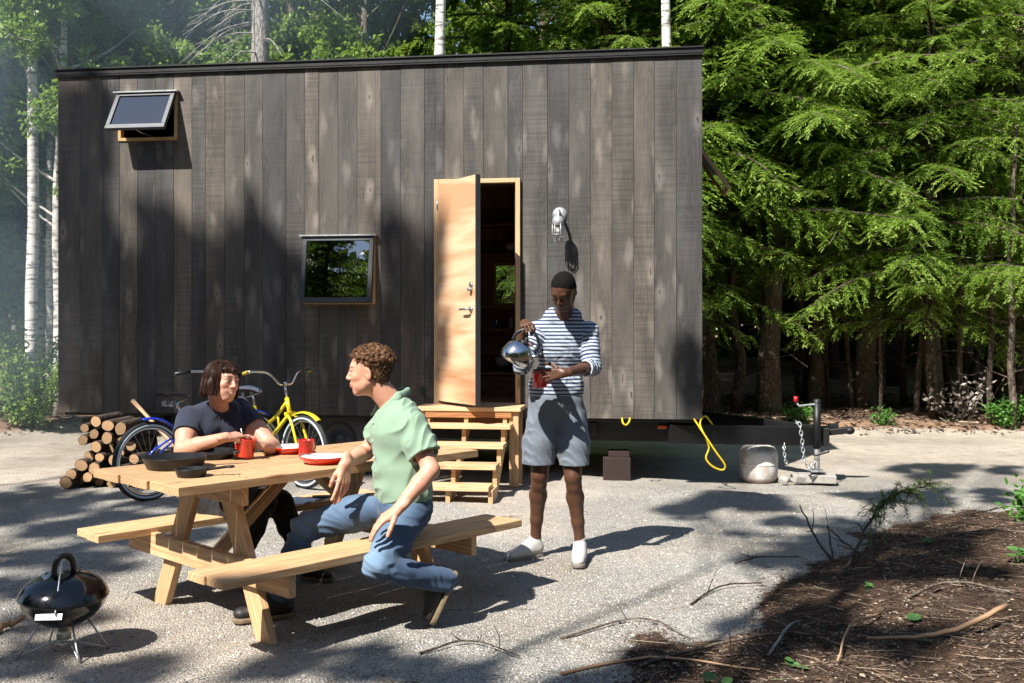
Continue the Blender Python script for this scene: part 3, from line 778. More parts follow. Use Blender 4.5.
def bicycle(name, loc, rz, paint, label, grip, saddle, wb=1.06, r=.33, barw=.31, back=.24):
    """origin under the rear axle, x runs forward"""
    e = empty(name, loc, rz, label, 'bicycle')
    up = np.array
    wheel('wheel', (0, 0, r), r, (1, 0, 0), [M['chrome']], e); wheel('wheel', (wb, 0, r), r, (1, 0, 0), [M['chrome']], e)
    bb = up((.44, 0, .30)); sc = up((.30, 0, .70)); hb = up((wb-.22, 0, .66)); ht = up((wb-.265, 0, .80))
    m = MB()
    m.tube([bb, sc], .0165, 10); m.tube([ht, hb], .021, 12)
    m.tube(spl([hb, (.62, 0, .47), bb], 6), .019, 10); m.tube(spl([ht+(.01, 0, -.03), (.60, 0, .60), (.385, 0, .50)], 6), .017, 10)
    m.tube([up((.68, 0, .52)), up((.66, 0, .645))], .012, 8)
    for s in (-1, 1):
        m.tube([bb+(0, s*.02, 0), (.2, s*.05, .305), (0, s*.062, r)], .011, 8); m.tube([(.35, s*.015, .56), (.1, s*.055, .42), (0, s*.062, r)], .009, 8)
    m.build('bicycle_frame', paint, e)
    m = MB()
    for s in (-1, 1): m.tube(spl([hb+(.01, s*.035, -.01), (wb-.12, s*.055, .58), (wb-.01, s*.062, r)], 5), .013, 8)
    m.bar(hb+(.005, -.05, .0), hb+(.005, .05, 0), .04, .03); m.build('fork', paint, e)
    m = MB(); a0 = np.linspace(R(8), R(100), 20)
    for o in (0,):
        V = []
        for a in a0:
            for w_, h_ in ((-.032, .0), (-.02, .012), (0, .017), (.02, .012), (.032, 0)): V.append((math.cos(a)*(r+.02+h_), w_, r+math.sin(a)*(r+.02+h_)))
        m.add(V, [(i*5+j, i*5+j+1, (i+1)*5+j+1, (i+1)*5+j) for i in range(19) for j in range(4)], smooth=True)
    fd = m.build('rear_fender', paint, e); sm = fd.modifiers.new('solid', 'SOLIDIFY'); sm.thickness = .003
    m = MB(); V = []
    for a in np.linspace(R(55), R(118), 16):
        for w_, h_ in ((-.03, .0), (-.018, .012), (0, .016), (.018, .012), (.03, 0)): V.append((wb+math.cos(a)*(r+.018+h_), w_, r+math.sin(a)*(r+.018+h_)))
    m.add(V, [(i*5+j, i*5+j+1, (i+1)*5+j+1, (i+1)*5+j) for i in range(15) for j in range(4)], smooth=True)
    fd = m.build('front_fender', paint, e); sm = fd.modifiers.new('solid', 'SOLIDIFY'); sm.thickness = .003
    m = MB(); m.tube([sc, (.27, 0, .82)], .0125, 10); m.build('seat_post', M['chrome'], e)
    m = MB(); V = []; n = 11
    for i in range(n):
        t = i/(n-1); x_ = .14-.27*t+.27*.5-.02; w_ = .022+.085*max(0, (t-.25)/.75)**1.2*(1-.25*max(0, t-.8)/.2); hgt = .018*math.sin(t*math.pi*.9)+.02*t
        for j in range(9):
            b = (j/8-.5)*math.pi; V.append((.27-.14+.27*(1-t)-.01, w_*math.sin(b), .835+hgt+.03*math.cos(b)*.9))
    m.add(V, [(i*9+j, i*9+j+1, (i+1)*9+j+1, (i+1)*9+j) for i in range(n-1) for j in range(8)]+[tuple(range(9)), tuple(range((n-1)*9, n*9))[::-1]], smooth=True)
    sd = m.build('saddle', saddle, e); q = sd.modifiers.new('solid', 'SOLIDIFY'); q.thickness = .012
    m = MB()
    for s in (-1, 1):
        pts = [(.18+.02*math.cos(a), s*.05+.02*math.sin(a), .775+.05*k_) for k_, a in zip(np.linspace(0, 1, 25), np.linspace(0, 8*math.pi, 25))]
        m.tube(pts, .003, 5)
    m.tube([(.38, 0, .83), (.27, 0, .80), (.18, .05, .775)], .004, 6); m.tube([(.27, 0, .80), (.18, -.05, .775)], .004, 6)
    m.build('saddle_spring', M['chrome'], sd)
    m = MB(); m.tube([ht, ht+(-.03, 0, .13)], .013, 10); tp = ht+up((-.03, 0, .13)); m.ball(tp+(.01, 0, 0), (.028, .024, .022))
    m.build('stem', M['chrome'], e)
    for s in (-1, 1):
        m = MB(); m.tube(spl([tp+(.01, 0, 0), tp+(.015, s*.07, .0), tp+(-.02, s*.17, .10), tp+(-back*.5, s*(barw-.03), .12), tp+(-back, s*barw, .105)], 6), .0115, 10)
        hbn = m.build('handlebar', M['chrome'], e)
        m = MB(); m.tube([tp+(-back*.6, s*(barw-.02), .118), tp+(-back-.04, s*(barw+.005), .10)], [.017, .0165], 12); m.build('grip', grip, hbn)
    m = MB()
    m.tube([bb+(.09*math.cos(a), -.035, .09*math.sin(a)) for a in np.linspace(0, 2*math.pi, 25)[:-1]], .006, 6, closed=True)
    for a in np.linspace(0, 2*math.pi, 6)[:-1]: m.bar(bb+(0, -.035, 0), bb+(.09*math.cos(a), -.035, .09*math.sin(a)), .006, .012)
    m.tube([bb+(0, -.05, 0), bb+(.13, -.06, -.1)], .009, 8); m.tube([bb+(0, .05, 0), bb+(-.13, .06, .1)], .009, 8); m.tube([bb+(0, -.05, 0), bb+(0, .05, 0)], .02, 12)
    m.build('crank', M['chrome'], e)
    for s in (-1, 1):
        m = MB(); m.box(bb+(s*.13*1, -s*.11, -s*.1), (.09, .08, .022)); m.build('pedal', M['rubber'], e)
    m = MB(); m.tube([bb+(-.02, -.042, .09), (.2, -.046, .375), (0, -.04, r+.04)], .004, 5); m.tube([bb+(-.02, -.042, -.09), (.2, -.046, .255), (0, -.04, r-.04)], .004, 5)
    m.bar((.40, -.05, .35), (.03, -.052, .365), .012, .05); m.build('chain_guard', paint, e)
    return e
bicycle('bicycle', (-3.03, 8.34, 0), math.atan2(.80, .60), M['blue_paint'], 'blue cruiser bicycle with whitewall tyres parked behind the woman', M['black_vinyl'], M['black_vinyl'], back=.26)
yb = nrm((.76, -.65, 0)); fa = np.array([-1.86, 8.98, 0]); ra = fa-yb*1.06
bicycle('bicycle', tuple(ra), math.atan2(yb[1], yb[0]), M['yellow_paint'], 'yellow cruiser bicycle with a white saddle parked against the house', M['yellow_rubber'], M['white_vinyl'], barw=.36, back=.08)

# splitting maul leaning at the house, its bare handle up
mh = empty('axe', (-3.3, 8.95, 0), 0, 'axe with a long bare wooden handle leaning over the firewood by the blue bicycle', 'axe')
m = MB(); a = P(133, 401, 9.45)-np.array([-3.3, 8.95, 0]); b = P(157, 427, 9.15)-np.array([-3.3, 8.95, 0]); d_ = b-a
c_ = a+d_*3.05
m.tube([a, a+d_*.5, b, c_], [.021, .018, .018, .019], 10); m.build('handle', M['handle_wood'], mh)
m = MB(); m.box(c_-d_*.12, (.17, .05, .09)); m.build('axe_head', M['steel'], mh, bevel=.01)

# ================================================================== firewood
def mk_logend():
    t = NT('log_end'); g = t.attr('grain'); rn = t.attr('rnd', 'Fac')
    wv = t.n('TexWave', wave_type='RINGS', rings_direction='Z', i_Scale=38.0, i_Distortion=1.6, i_Detail=2.0); t.set(wv, 'Vector', g)
    c = t.mix(wv.outputs['Fac'], (.47, .30, .16), (.33, .19, .09))
    c = t.mix(t.ramp(t.noise(g, 16, 4), [(.35, 0.0), (.7, .6)]), c, (.30, .18, .09))
    c = t.mix(1.0, c, t.ramp(rn, [(0, .6), (1, 1.15)]), 'MULTIPLY'); t.pbr(c, .8); return t.mat
def mk_bark(name, c1, c2, sc=18, stretch=.35, bump=.8, spots=None):
    t = NT(name); o = t.mapping(t.obj(), (1, 1, stretch))
    n1 = t.noise(o, sc, 6, .65); v = t.n('TexVoronoi', feature='DISTANCE_TO_EDGE', i_Scale=float(sc)); t.set(v, 'Vector', o)
    c = t.mix(n1, c1, c2); c = t.mix(t.ramp(v.outputs['Distance'], [(0, .8), (.12, 0.0)]), c, tuple(x*.45 for x in c1))
    if spots: c = t.mix(t.ramp(t.noise(t.mapping(t.obj(), (1, 1, .6)), 3, 5), [(.5, 0.0), (.68, .8)]), c, spots)
    h = t.math('ADD', n1, v.outputs['Distance'])
    t.pbr(c, .9, 0, t.bump(h, bump, .02), .2); return t.mat
M['log_end'] = mk_logend()
M['bark'] = mk_bark('bark', (.085, .062, .048), (.20, .155, .12), spots=(.22, .23, .19))
M['dark_bark'] = mk_bark('dark_bark', (.045, .035, .028), (.12, .09, .07), 22)
M['grey_bark'] = mk_bark('grey_bark', (.28, .25, .22), (.45, .42, .38), 20)
def mk_birch():
    t = NT('birch_bark'); o = t.mapping(t.obj(), (3, 3, 14))
    c = t.mix(t.ramp(t.noise(o, 1.6, 4, .6), [(.5, 0.0), (.62, 1.0)]), (.74, .72, .68), (.10, .08, .07))
    c = t.mix(t.ramp(t.noise(t.obj(), 1.1, 4), [(.4, 0.0), (.75, .6)]), c, (.45, .40, .36))
    t.pbr(c, .6); return t.mat
M['birch'] = mk_birch()
LOGS = [(95.8, 421.5, 5.6), (107.8, 425.6, 6.2), (120.5, 428.5, 6.4), (94, 434, 5.2), (107, 438, 6.2), (121, 441, 5.6), (127.5, 434, 4.2), (96, 446.8, 5.8), (108.5, 449.6, 5.6), (89.5, 456, 5.2),
        (99.5, 457.3, 4.8), (113.5, 460.5, 6), (81.3, 465.3, 6.4), (94, 468.6, 6.3), (71.3, 474.5, 5.7), (87.5, 477.2, 5.4), (65.8, 486, 6.4), (78.5, 485.8, 6.2), (99.5, 481, 5), (109, 474, 5.4),
        (123, 471, 5.6), (120, 453, 4.4), (131, 446, 5), (134, 459, 5.6), (111, 485, 5.2), (126, 484, 5.6), (135, 473, 4.8), (83, 440, 5.0), (84.5, 428, 4.5)]
WH = ['topmost', 'upper', 'middle', 'lower', 'bottom']
rs = random.Random(11)
for k, (px, py, rp) in enumerate(LOGS):
    D = 9.02+rs.uniform(-.10, .06); pos = P(px, py, D); pos[2] += .0; rr = rp*D/F*1.02
    pos[2] = max(pos[2], rr)
    yaw = rs.uniform(-.22, .05)
    e = empty('firewood_log', tuple(pos), yaw, 'cut firewood log with a pale sawn end in the stack under the house', 'log', 'firewood logs stacked under the house')
    L = .42+rs.uniform(-.03, .04); seg = 18; sx, sz = rs.uniform(.93, 1.07), rs.uniform(.93, 1.07); ph = rs.random()*6
    m = MB(); V = []
    for i, yy in enumerate((0, .02, L*.5, L)):
        for q in range(seg):
            a = 2*math.pi*q/seg; ro = rr*(1+.05*math.sin(2*a+ph)+.03*math.sin(5*a+ph+yy*4))*(1 if i else .97)
            V.append((ro*sx*math.cos(a), yy, ro*sz*math.sin(a)))
    m.add(V, [(i*seg+q, i*seg+(q+1) % seg, (i+1)*seg+(q+1) % seg, (i+1)*seg+q) for i in range(3) for q in range(seg)], smooth=True)
    m.build('bark', M['dark_bark'], e)
    m = MB(); V2 = [(0, -.001, 0)]+[(v[0]*.93, -.001, v[2]*.93) for v in V[:seg]]
    g = np.array([(v[0]+.01*math.sin(ph), v[2]+.01*math.cos(ph), 0) for v in V2])
    m.add(V2, [(0, 1+q, 1+(q+1) % seg) for q in range(seg)], g+np.array([0, 0, 0])); m.build('sawn_end', M['log_end'], e)
# ================================================================== people: smooth surfaces grown from a field
class Field:
    def __init__(s): s.p = []
    def cap(s, a, b, ra, rb=None, k=.02, tag='', sub=False, flat=None):
        """tapered capsule; flat=(axis, factor) squeezes it across one axis"""
        s.p.append(('c', np.array(a, float), np.array(b, float), ra, ra if rb is None else rb, k, tag, sub, flat)); return s
    def ell(s, c, r, rot=None, k=.02, tag='', sub=False):
        Rm = np.eye(3) if rot is None else np.array(rot, float)
        s.p.append(('e', np.array(c, float), Rm, np.array(r, float), None, k, tag, sub, None)); return s
    def chain(s, pts, rads, k=.02, tag='', sub=False):
        for a, b, ra, rb in zip(pts, pts[1:], rads, rads[1:]): s.cap(a, b, ra, rb, k, tag, sub)
        return s
    @staticmethod
    def dist(q, X):
        if q[0] == 'c':
            _, a, b, ra, rb, *_r = q; flat = q[8]
            ab = b-a; L = float(ab@ab)+1e-12
            t = np.clip(((X-a)@ab)/L, 0, 1)[..., None]
            d = X-a-t*ab
            if flat is not None:
                ax, f = flat; d = d+(d@ax)[..., None]*ax*(1/f-1)
            return np.sqrt((d*d).sum(-1))-(ra+(rb-ra)*t[..., 0])
        _, c, Rm, r, *_r = q
        p = (X-c)@Rm
        k0 = np.sqrt(((p/r)**2).sum(-1)); k1 = np.sqrt(((p/(r*r))**2).sum(-1))+1e-9
        return k0*(k0-1)/k1
    @staticmethod
    def bound(q):
        if q[0] == 'c':
            m = max(q[3], q[4]); m = m/(q[8][1] if q[8] and q[8][1] < 1 else 1)
            return np.minimum(q[1], q[2])-m, np.maximum(q[1], q[2])+m
        e = np.sqrt(((q[2]*q[3])**2).sum(1)); return q[1]-e, q[1]+e
    def grid(s, lo, hi, h):
        lo = np.array(lo, float); n = np.ceil((np.array(hi)-lo)/h).astype(int)+1
        ax = [lo[i]+h*np.arange(n[i]) for i in range(3)]
        G = np.full(tuple(n), .3, np.float32)
        for q in s.p:
            k = q[5]; m = k*1.2+3*h; bl, bh = s.bound(q)
            i0 = np.clip(np.floor((bl-m-lo)/h).astype(int), 0, n); i1 = np.clip(np.ceil((bh+m-lo)/h).astype(int)+1, 0, n)
            if (i1 <= i0).any(): continue
            sl = tuple(slice(a, b) for a, b in zip(i0, i1))
            X = np.stack(np.meshgrid(*[ax[i][sl[i]] for i in range(3)], indexing='ij'), -1)
            d = s.dist(q, X); g = G[sl]
            if q[7]: d = -d; hh = np.maximum(k-np.abs(g-d), 0)/k; G[sl] = np.maximum(g, d)+hh*hh*k*.25
            else: hh = np.maximum(k-np.abs(g-d), 0)/k; G[sl] = np.minimum(g, d)-hh*hh*k*.25
        return G, lo, ax
    def nearest(s, V, tags=None):
        """for each vertex: index of the nearest primitive and its distance"""
        best = np.full(len(V), 9.0); idx = np.zeros(len(V), int)
        for i, q in enumerate(s.p):
            if q[7]: continue
            d = s.dist(q, V); m = d < best; best[m] = d[m]; idx[m] = i
        return idx, best

def nets(G, lo, h):
    ins = G < 0; nx, ny, nz = G.shape
    c = np.zeros((nx-1, ny-1, nz-1), np.int8)
    for i in (0, 1):
        for j in (0, 1):
            for k in (0, 1): c += ins[i:nx-1+i, j:ny-1+j, k:nz-1+k]
    cell = np.argwhere((c > 0) & (c < 8)); idx = np.full(c.shape, -1, np.int64)
    idx[tuple(cell.T)] = np.arange(len(cell))
    acc = np.zeros((len(cell), 3)); cnt = np.zeros(len(cell))
    cr = [(i, j, k) for i in (0, 1) for j in (0, 1) for k in (0, 1)]
    for a in cr:
        for ax in range(3):
            if a[ax] == 0:
                b = list(a); b[ax] = 1
                fa = G[tuple((cell+a).T)]; fb = G[tuple((cell+b).T)]
                m = (fa < 0) != (fb < 0); t = np.where(m, fa/(fa-fb+1e-12), 0)
                p = np.array(a, float)[None]+np.zeros((len(cell), 3)); p[:, ax] += t
                acc += p*m[:, None]; cnt += m
    V = lo+h*(cell+acc/cnt[:, None])
    Fs = []
    for ax in range(3):
        u, v = [(1, 2), (2, 0), (0, 1)][ax]
        sa = [slice(None)]*3; sb = [slice(None)]*3; sa[ax] = slice(0, -1); sb[ax] = slice(1, None)
        A = ins[tuple(sa)]; B = ins[tuple(sb)]; e = np.argwhere(A != B)
        n = np.array(G.shape); ok = (e[:, u] > 0) & (e[:, v] > 0) & (e[:, u] < n[u]-1) & (e[:, v] < n[v]-1); e = e[ok]
        du = np.zeros(3, int); du[u] = 1; dv = np.zeros(3, int); dv[v] = 1
        q = np.stack([idx[tuple((e-du-dv).T)], idx[tuple((e-dv).T)], idx[tuple(e.T)], idx[tuple((e-du).T)]], 1)
        inside = A[tuple(e.T)]
        q[~inside] = q[~inside][:, ::-1]
        Fs.append(q)
    Fq = np.concatenate(Fs); Fq = Fq[(Fq >= 0).all(1)]
    return V, Fq

def wrinkle(X, seed, fr=22, amp=.004, dirs=None):
    r = np.random.RandomState(seed); f = 0; fr = fr*4.2
    for i in range(5):
        k = r.normal(size=3); k /= np.linalg.norm(k); k2 = r.normal(size=3)*fr*.35
        if dirs is not None: k = nrm(np.array(dirs)+.5*k)
        w = fr*(.6+.9*r.rand())
        f = f+np.sin((X@k)*w+2.2*np.sin(X@k2*.6+r.rand()*6)+r.rand()*6)*np.clip(.6+np.sin(X@(k2*.35)+r.rand()*6), 0, 1.6)*(1-.12*i)
    f = f/5
    return amp*(np.abs(f)*1.6-.45)

def grow(field, boxes, disp=None, cut=None):
    """mesh a field over several boxes (lo, hi, h); returns V, F"""
    Vs = []; Fs = []; n = 0
    for lo, hi, h in boxes:
        G, l0, ax = field.grid(lo, hi, h)
        if disp is not None or cut is not None:
            near = np.argwhere(np.abs(G) < .03)
            X = l0+h*near; g = G[tuple(near.T)].astype(float)
            if disp is not None: g = g+disp(X)
            if cut is not None: g = np.maximum(g, cut(X))
            G[tuple(near.T)] = g
            if cut is not None:       # interior beyond the band
                deep = np.argwhere(G <= -.03); X = l0+h*deep
                G[tuple(deep.T)] = np.maximum(G[tuple(deep.T)], cut(X))
        V, Fq = nets(G, l0, h)
        Vs.append(V); Fs.append(Fq+n); n += len(V)
    return np.concatenate(Vs), np.concatenate(Fs)

def fbox(field, pad=.02):
    lo = np.min([field.bound(q)[0] for q in field.p if not q[7]], 0)-pad
    hi = np.max([field.bound(q)[1] for q in field.p if not q[7]], 0)+pad
    return lo, hi

def split_boxes(lo, hi, h, fine):
    """one coarse box with finer slabs is avoided: fine regions are cut by planes in z only"""
    return [(lo, hi, h)]

# ---------------- head
def frame(fwd, up=(0, 0, 1)):
    f = nrm(fwd); u = np.array(up, float); u = nrm(u-f*(u@f)); l = np.cross(u, f)   # l: the person's left
    return np.array([l, f, u]).T        # columns: left, forward, up

def head(Fd, c, A, s=1.0, female=False, smile=0.0, ear=True):
    L = lambda x, y, z: c+A@(np.array([x, y, z])*s)
    e = lambda p, r, k, tag, sub=False, rot=None: Fd.ell(L(*p), np.array(r)*s, A if rot is None else A@rot, k*s, tag, sub)
    e((0, -.018, .035), (.074, .094, .082), .03, 'head')
    e((0, .022, .012), (.066, .070, .080), .03, 'head')
    e((0, .026, -.045), (.055 if not female else .054, .056, .068), .03, 'face')
    e((0, .060, -.094), (.026 if not female else .021, .022, .019), .022, 'face')
    e((0, .060, -.052), (.030, .030, .034), .018, 'face')
    for q in (-1, 1):
        Fd.cap(L(q*.056, .0, -.048), L(q*.022, .058, -.094), .017*s, .014*s, .025*s, 'face')
        e((q*.040, .062, -.022), (.020, .018, .018), .022, 'face')
        e((q*.034, .052, -.062), (.018, .020, .020), .02, 'face')
    Fd.cap(L(-.034, .079, .026), L(.034, .079, .026), .0105*s, .0105*s, .018*s, 'face')
    Fd.cap(L(0, .086, .018), L(0, .108, -.026), .0075*s, .0095*s, .012*s, 'nose')
    for q in (-1, 1): e((q*.011, .098, -.030), (.0085, .010, .0075), .007, 'nose')
    for q in (-1, 1):
        e((q*.031, .096, .004), (.017, .014, .012), .014, 'face', True)
        e((q*.031, .0765, .004), (.0135, .0135, .0125), .002, 'eye')
        Fd.cap(L(q*.017, .088, .0135), L(q*.046, .080, .0125), .0042*s, .0042*s, .006*s, 'lid')
        Fd.cap(L(q*.018, .087, -.0065), L(q*.044, .080, -.005), .0036*s, .0036*s, .006*s, 'lid')
    # mouth
    w = .022+.008*smile; up_ = .008*smile
    for q in (-1, 1):
        Fd.cap(L(0, .0905, -.0555), L(q*w, .078, -.059+up_), .0055*s, .0030*s, .010*s, 'lip')
        Fd.cap(L(0, .0890, -.0665), L(q*w, .077, -.061+up_), .0062*s, .0030*s, .010*s, 'lip')
    if smile > .5:
        for q in (-1, 1): Fd.cap(L(0, .0985, -.0615), L(q*w*.75, .089, -.0585+up_*.7), .0042*s, .0022*s, .002*s, 'mouth', True)
    else: Fd.cap(L(-w*.8, .0945, -.0605), L(w*.8, .0945, -.0605), .0016*s, .0016*s, .002*s, 'mouth', True)
    if ear:
        for q in (-1, 1):
            rt = np.array(Euler((R(-12), 0, R(q*22))).to_matrix())
            e((q*.076, -.004, -.006), (.008, .019, .031), .008, 'ear', False, rt)
            e((q*.083, .0, -.002), (.005, .010, .017), .006, 'ear', True, rt)
    return L

def face_colors(V, c, A, s, base, lip, brow, eye_iris, Fd, teeth=False, lidd=.0068):
    """vertex colours for skin, lips, brows and eyes"""
    loc = ((V-c)@A)/s; x, y, z = loc.T; n = len(V)
    C = np.tile(np.array(base, float), (n, 1))
    def blend(m, col): C[:] = C*(1-m[:, None])+np.array(col)*m[:, None]
    sm = lambda d, w: np.clip(1-d/w, 0, 1)
    inh = (np.abs(x) < .1) & (np.abs(z) < .14) & (np.abs(y) < .14)
    ax = np.abs(x)
    # warm cheeks, nose and ears
    blend(inh*.28*np.exp(-(((ax-.042)/.022)**2+((z+.022)/.022)**2))*(y > .03), np.array(base)*[1.05, .62, .55])
    blend(inh*.25*np.exp(-(((ax)/.014)**2+((z+.024)/.016)**2))*(y > .08), np.array(base)*[1.05, .65, .58])
    blend(inh*.3*(ax > .072)*(np.abs(y) < .03), np.array(base)*[1.05, .6, .52])
    zb = .0265+.004*np.sin(np.clip((ax-.014)/.04, 0, 1)*math.pi)
    blend(inh*(y > .05)*(ax > .013)*(ax < .052)*np.clip(1.3-np.abs(z-zb)/.0045, 0, 1)*.8, brow)
    zl = -.061+np.clip(ax/.030, 0, 1)**1.5*(.008 if teeth else .003)
    blend(inh*(y > .06)*(ax < .029)*np.clip(1.4-np.abs(z-zl)/(.0085*(1-.55*ax/.028)+1e-4), 0, 1)*.75, lip)
    if teeth: blend(inh*(y > .06)*(ax < .023)*np.clip(1.5-np.abs(z-zl-.0008)/.0032, 0, 1), (.60, .57, .53))
    else: blend(inh*(y > .06)*(ax < .024)*np.clip(1.3-np.abs(z-zl)/.0017, 0, 1)*.8, np.array(lip)*.35)
    d = np.sqrt(((ax-.031))**2+((y-.0765))**2+((z-.004))**2)
    op = lidd
    m = inh*(np.abs(d-.0135) < .004)*(y > .08)*np.clip(1.5-np.abs(z-.0035)/op, 0, 1)
    blend(m, (.34, .31, .30))
    blend(m*np.clip(1.6-np.sqrt((ax-.031)**2+(z-.0035)**2)/.0052, 0, 1), eye_iris)
    blend(inh*(y > .07)*(np.abs(ax-.031) < .018)*np.clip(1.2-np.abs(z-.0115)/.0026, 0, 1)*.75, np.array(brow)*.5)
    blend(inh*(y > .09)*(ax < .014)*(ax > .005)*np.clip(1.2-np.abs(z+.037)/.003, 0, 1)*.7, np.array(base)*.2)
    return C

# ---------------- hand
def hand(Fd, w, d, n, thumb, curls=(.5, .6, .65, .7), s=1.0, k=.006, spread=.06, thumb_bend=.35, thumb_out=.8, tag='hand'):
    """w wrist, d towards the fingers, n palm side, thumb: +1/-1 side (s = thumb*cross(n,d))"""
    d = nrm(d); n = nrm(np.array(n)-d*(np.array(n)@d)); sd = np.cross(n, d)*thumb
    w = np.array(w, float); q = lambda a, b, c: w+(d*a+sd*b+n*c)*s
    Fd.cap(q(-.03, 0, 0), q(.01, 0, 0), .024*s, .025*s, .015*s, tag, flat=(n, .72))
    for o, e_ in ((.027, .088), (.009, .092), (-.010, .088), (-.027, .079)):
        Fd.cap(q(.012, o*.55, 0), q(e_, o, 0), .0135*s, .0105*s, .010*s, tag)
    Fd.cap(q(.015, .018, .006), q(.055, .022, .006), .016*s, .012*s, .012*s, tag)
    seg = [(.042, .026, .021), (.046, .029, .022), (.043, .027, .021), (.033, .021, .018)]
    for i, (o, e_) in enumerate(((.028, .088), (.0095, .093), (-.0105, .089), (-.0285, .079))):
        p = q(e_, o, 0); cu = curls[i] if np.isscalar(curls[i]) else curls[i]
        ang = 0; sp = (1.5-i)*spread; rr = (.0088, .0090, .0085, .0075)[i]
        for j, L in enumerate(seg[i]):
            ang += cu*(1.0, 1.15, .7)[j]
            dr = nrm((d+sd*sp)*math.cos(ang)+n*math.sin(ang)); p2 = p+dr*L*s
            Fd.cap(p, p2, (rr-.0006*j)*s, (rr-.0006*(j+1))*s, .0035*s if j == 0 else .002*s, tag); p = p2
    p = q(.022, .022, .006); ang = 0
    for j, L in enumerate((.042, .033, .026)):
        a = thumb_out-thumb_bend*j*.9
        dr = nrm(d*math.cos(a)+sd*math.sin(a)+n*(.35+thumb_bend*.5*j)); p2 = p+dr*L*s
        Fd.cap(p, p2, (.0125-.0012*j)*s, (.0112-.0012*j)*s, .005*s, tag); p = p2
    return Fd

def mk_skin(name, rough=.5, bumpy=.25):
    t = NT(name); c = t.attr('col', 'Color'); o = t.obj()
    c = t.mix(1.0, c, t.ramp(t.noise(o, 26, 5), [(.3, (.93, .90, .88)), (.7, (1.05, 1.05, 1.05))]), 'MULTIPLY')
    t.pbr(c, rough, 0, t.bump(t.noise(o, 500, 2), bumpy, .0006), .4, sss=.12); return t.mat
M['skin'] = mk_skin('skin')
M['dark_skin'] = mk_skin('dark_skin', .42)
def mk_hair(name, c1, c2, sc=(60, 60, 25), rough=.4, b=1.0):
    t = NT(name); n1 = t.noise(t.mapping(t.obj(), sc), 1.0, 5, .6)
    t.pbr(t.mix(t.ramp(n1, [(.35, 0.0), (.65, 1.0)]), c1, c2), rough, 0, t.bump(n1, b, .006), .12); return t.mat
def mk_cloth(name, col, col2=None, weave=900, rough=.85, attr=False, bump=.3):
    t = NT(name); o = t.obj(); n1 = t.noise(o, 14, 5); n2 = t.noise(o, weave, 2)
    base = t.attr('col', 'Color') if attr else col
    c = t.mix(t.ramp(n1, [(.3, 0.0), (.7, .5)]), base, col2 or tuple(x*.8 for x in col)) if not attr else t.mix(1.0, base, t.ramp(n1, [(.3, .88), (.7, 1.08)]), 'MULTIPLY')
    c = t.mix(.5, c, t.ramp(n2, [(.3, .75), (.7, 1.2)]), 'MULTIPLY')
    t.pbr(c, rough, 0, t.bump(n2, bump, .001), .2); t.set(t.b, 'Sheen Weight', .15); return t.mat
M['denim'] = mk_cloth('denim', (.1, .2, .4), attr=True)
M['green_shirt'] = mk_cloth('green_shirt', (.215, .315, .225), (.175, .26, .19))
M['navy_shirt'] = mk_cloth('navy_shirt', (.022, .026, .045), (.03, .033, .052))
M['black_pants'] = mk_cloth('black_pants', (.008, .008, .010), (.012, .012, .014))
M['grey_shorts'] = mk_cloth('grey_shorts', (.14, .16, .19), (.105, .125, .155))
M['white_sock'] = mk_cloth('white_sock', (.5, .5, .5), (.42, .42, .42))
M['canvas_shoe'] = mk_cloth('canvas_shoe', (.50, .48, .46), (.38, .36, .34))
M['rubber_sole'] = simple('rubber_sole', (.20, .17, .15), .6, vary=.3)
M['leather'] = simple('leather', (.018, .014, .012), .55, vary=.5, bump=.3)
M['dark_sole'] = simple('dark_sole', (.22, .16, .10), .8, vary=.4)
M['button'] = simple('button', (.6, .6, .55), .3)
def mk_stripe():
    t = NT('striped_shirt'); a = t.attr('stripe', 'Fac'); o = t.obj()
    w = t.noise(o, 30, 3); ph = t.math('ADD', t.math('MULTIPLY', a, 1/.0225), t.math('MULTIPLY', w, .16))
    f = t.math('FRACT', ph); m = t.ramp(f, [(.0, 0.0), (.04, 1.0), (.46, 1.0), (.52, 0.0)])
    lt = t.mix(t.ramp(t.noise(o, 300, 2), [(.3, 0.0), (.7, 1.0)]), (.36, .40, .46), (.48, .52, .57))
    c = t.mix(m, lt, (.035, .055, .11)); t.pbr(c, .85, 0, t.bump(t.noise(o, 700, 2), .3, .001), .2); return t.mat
M['striped_shirt'] = mk_stripe()

def skin_obj(name, V, Fq, C, mat, loc, parent=None):
    return mesh_np(name, V, Fq, mat, parent, loc if parent is None else None, True, {'col': ('FLOAT_COLOR', C)})
def child(name, V, Fq, mat, root, attrs=None, mi=None):
    V = V-np.array(root.location)
    return mesh_np(name, V, Fq, mat, root, None, True, attrs, mi)

def limb_cut(a, dirn):
    """half space beyond point a along dirn is removed"""
    a = np.array(a, float); dn = nrm(dirn)
    return lambda X: (X-a)@dn

def meshed(field, h, disp=None, cut=None, pad=.02):
    lo, hi = fbox(field, pad); return grow(field, [(lo, hi, h)], disp, cut)

def body_regions(field, regions, h, disp=None):
    """whole body at h, with z-slabs/boxes refined: regions = [(lo,hi,h)] remeshed finer and the coarse faces inside dropped"""
    lo, hi = fbox(field)
    V, Fq = grow(field, [(lo, hi, h)], disp)
    Vs = [V]; keep = np.ones(len(Fq), bool); fc = V[Fq].mean(1); Fs = []; n = len(V)
    for (l, u, hf) in regions:
        l = np.array(l); u = np.array(u)
        keep &= ~((fc > l+h*.6) & (fc < u-h*.6)).all(1)
        v, f = grow(field, [(l, u, hf)], disp); Vs.append(v); Fs.append(f+n); n += len(v)
    return np.concatenate(Vs), np.concatenate([Fq[keep]]+Fs)

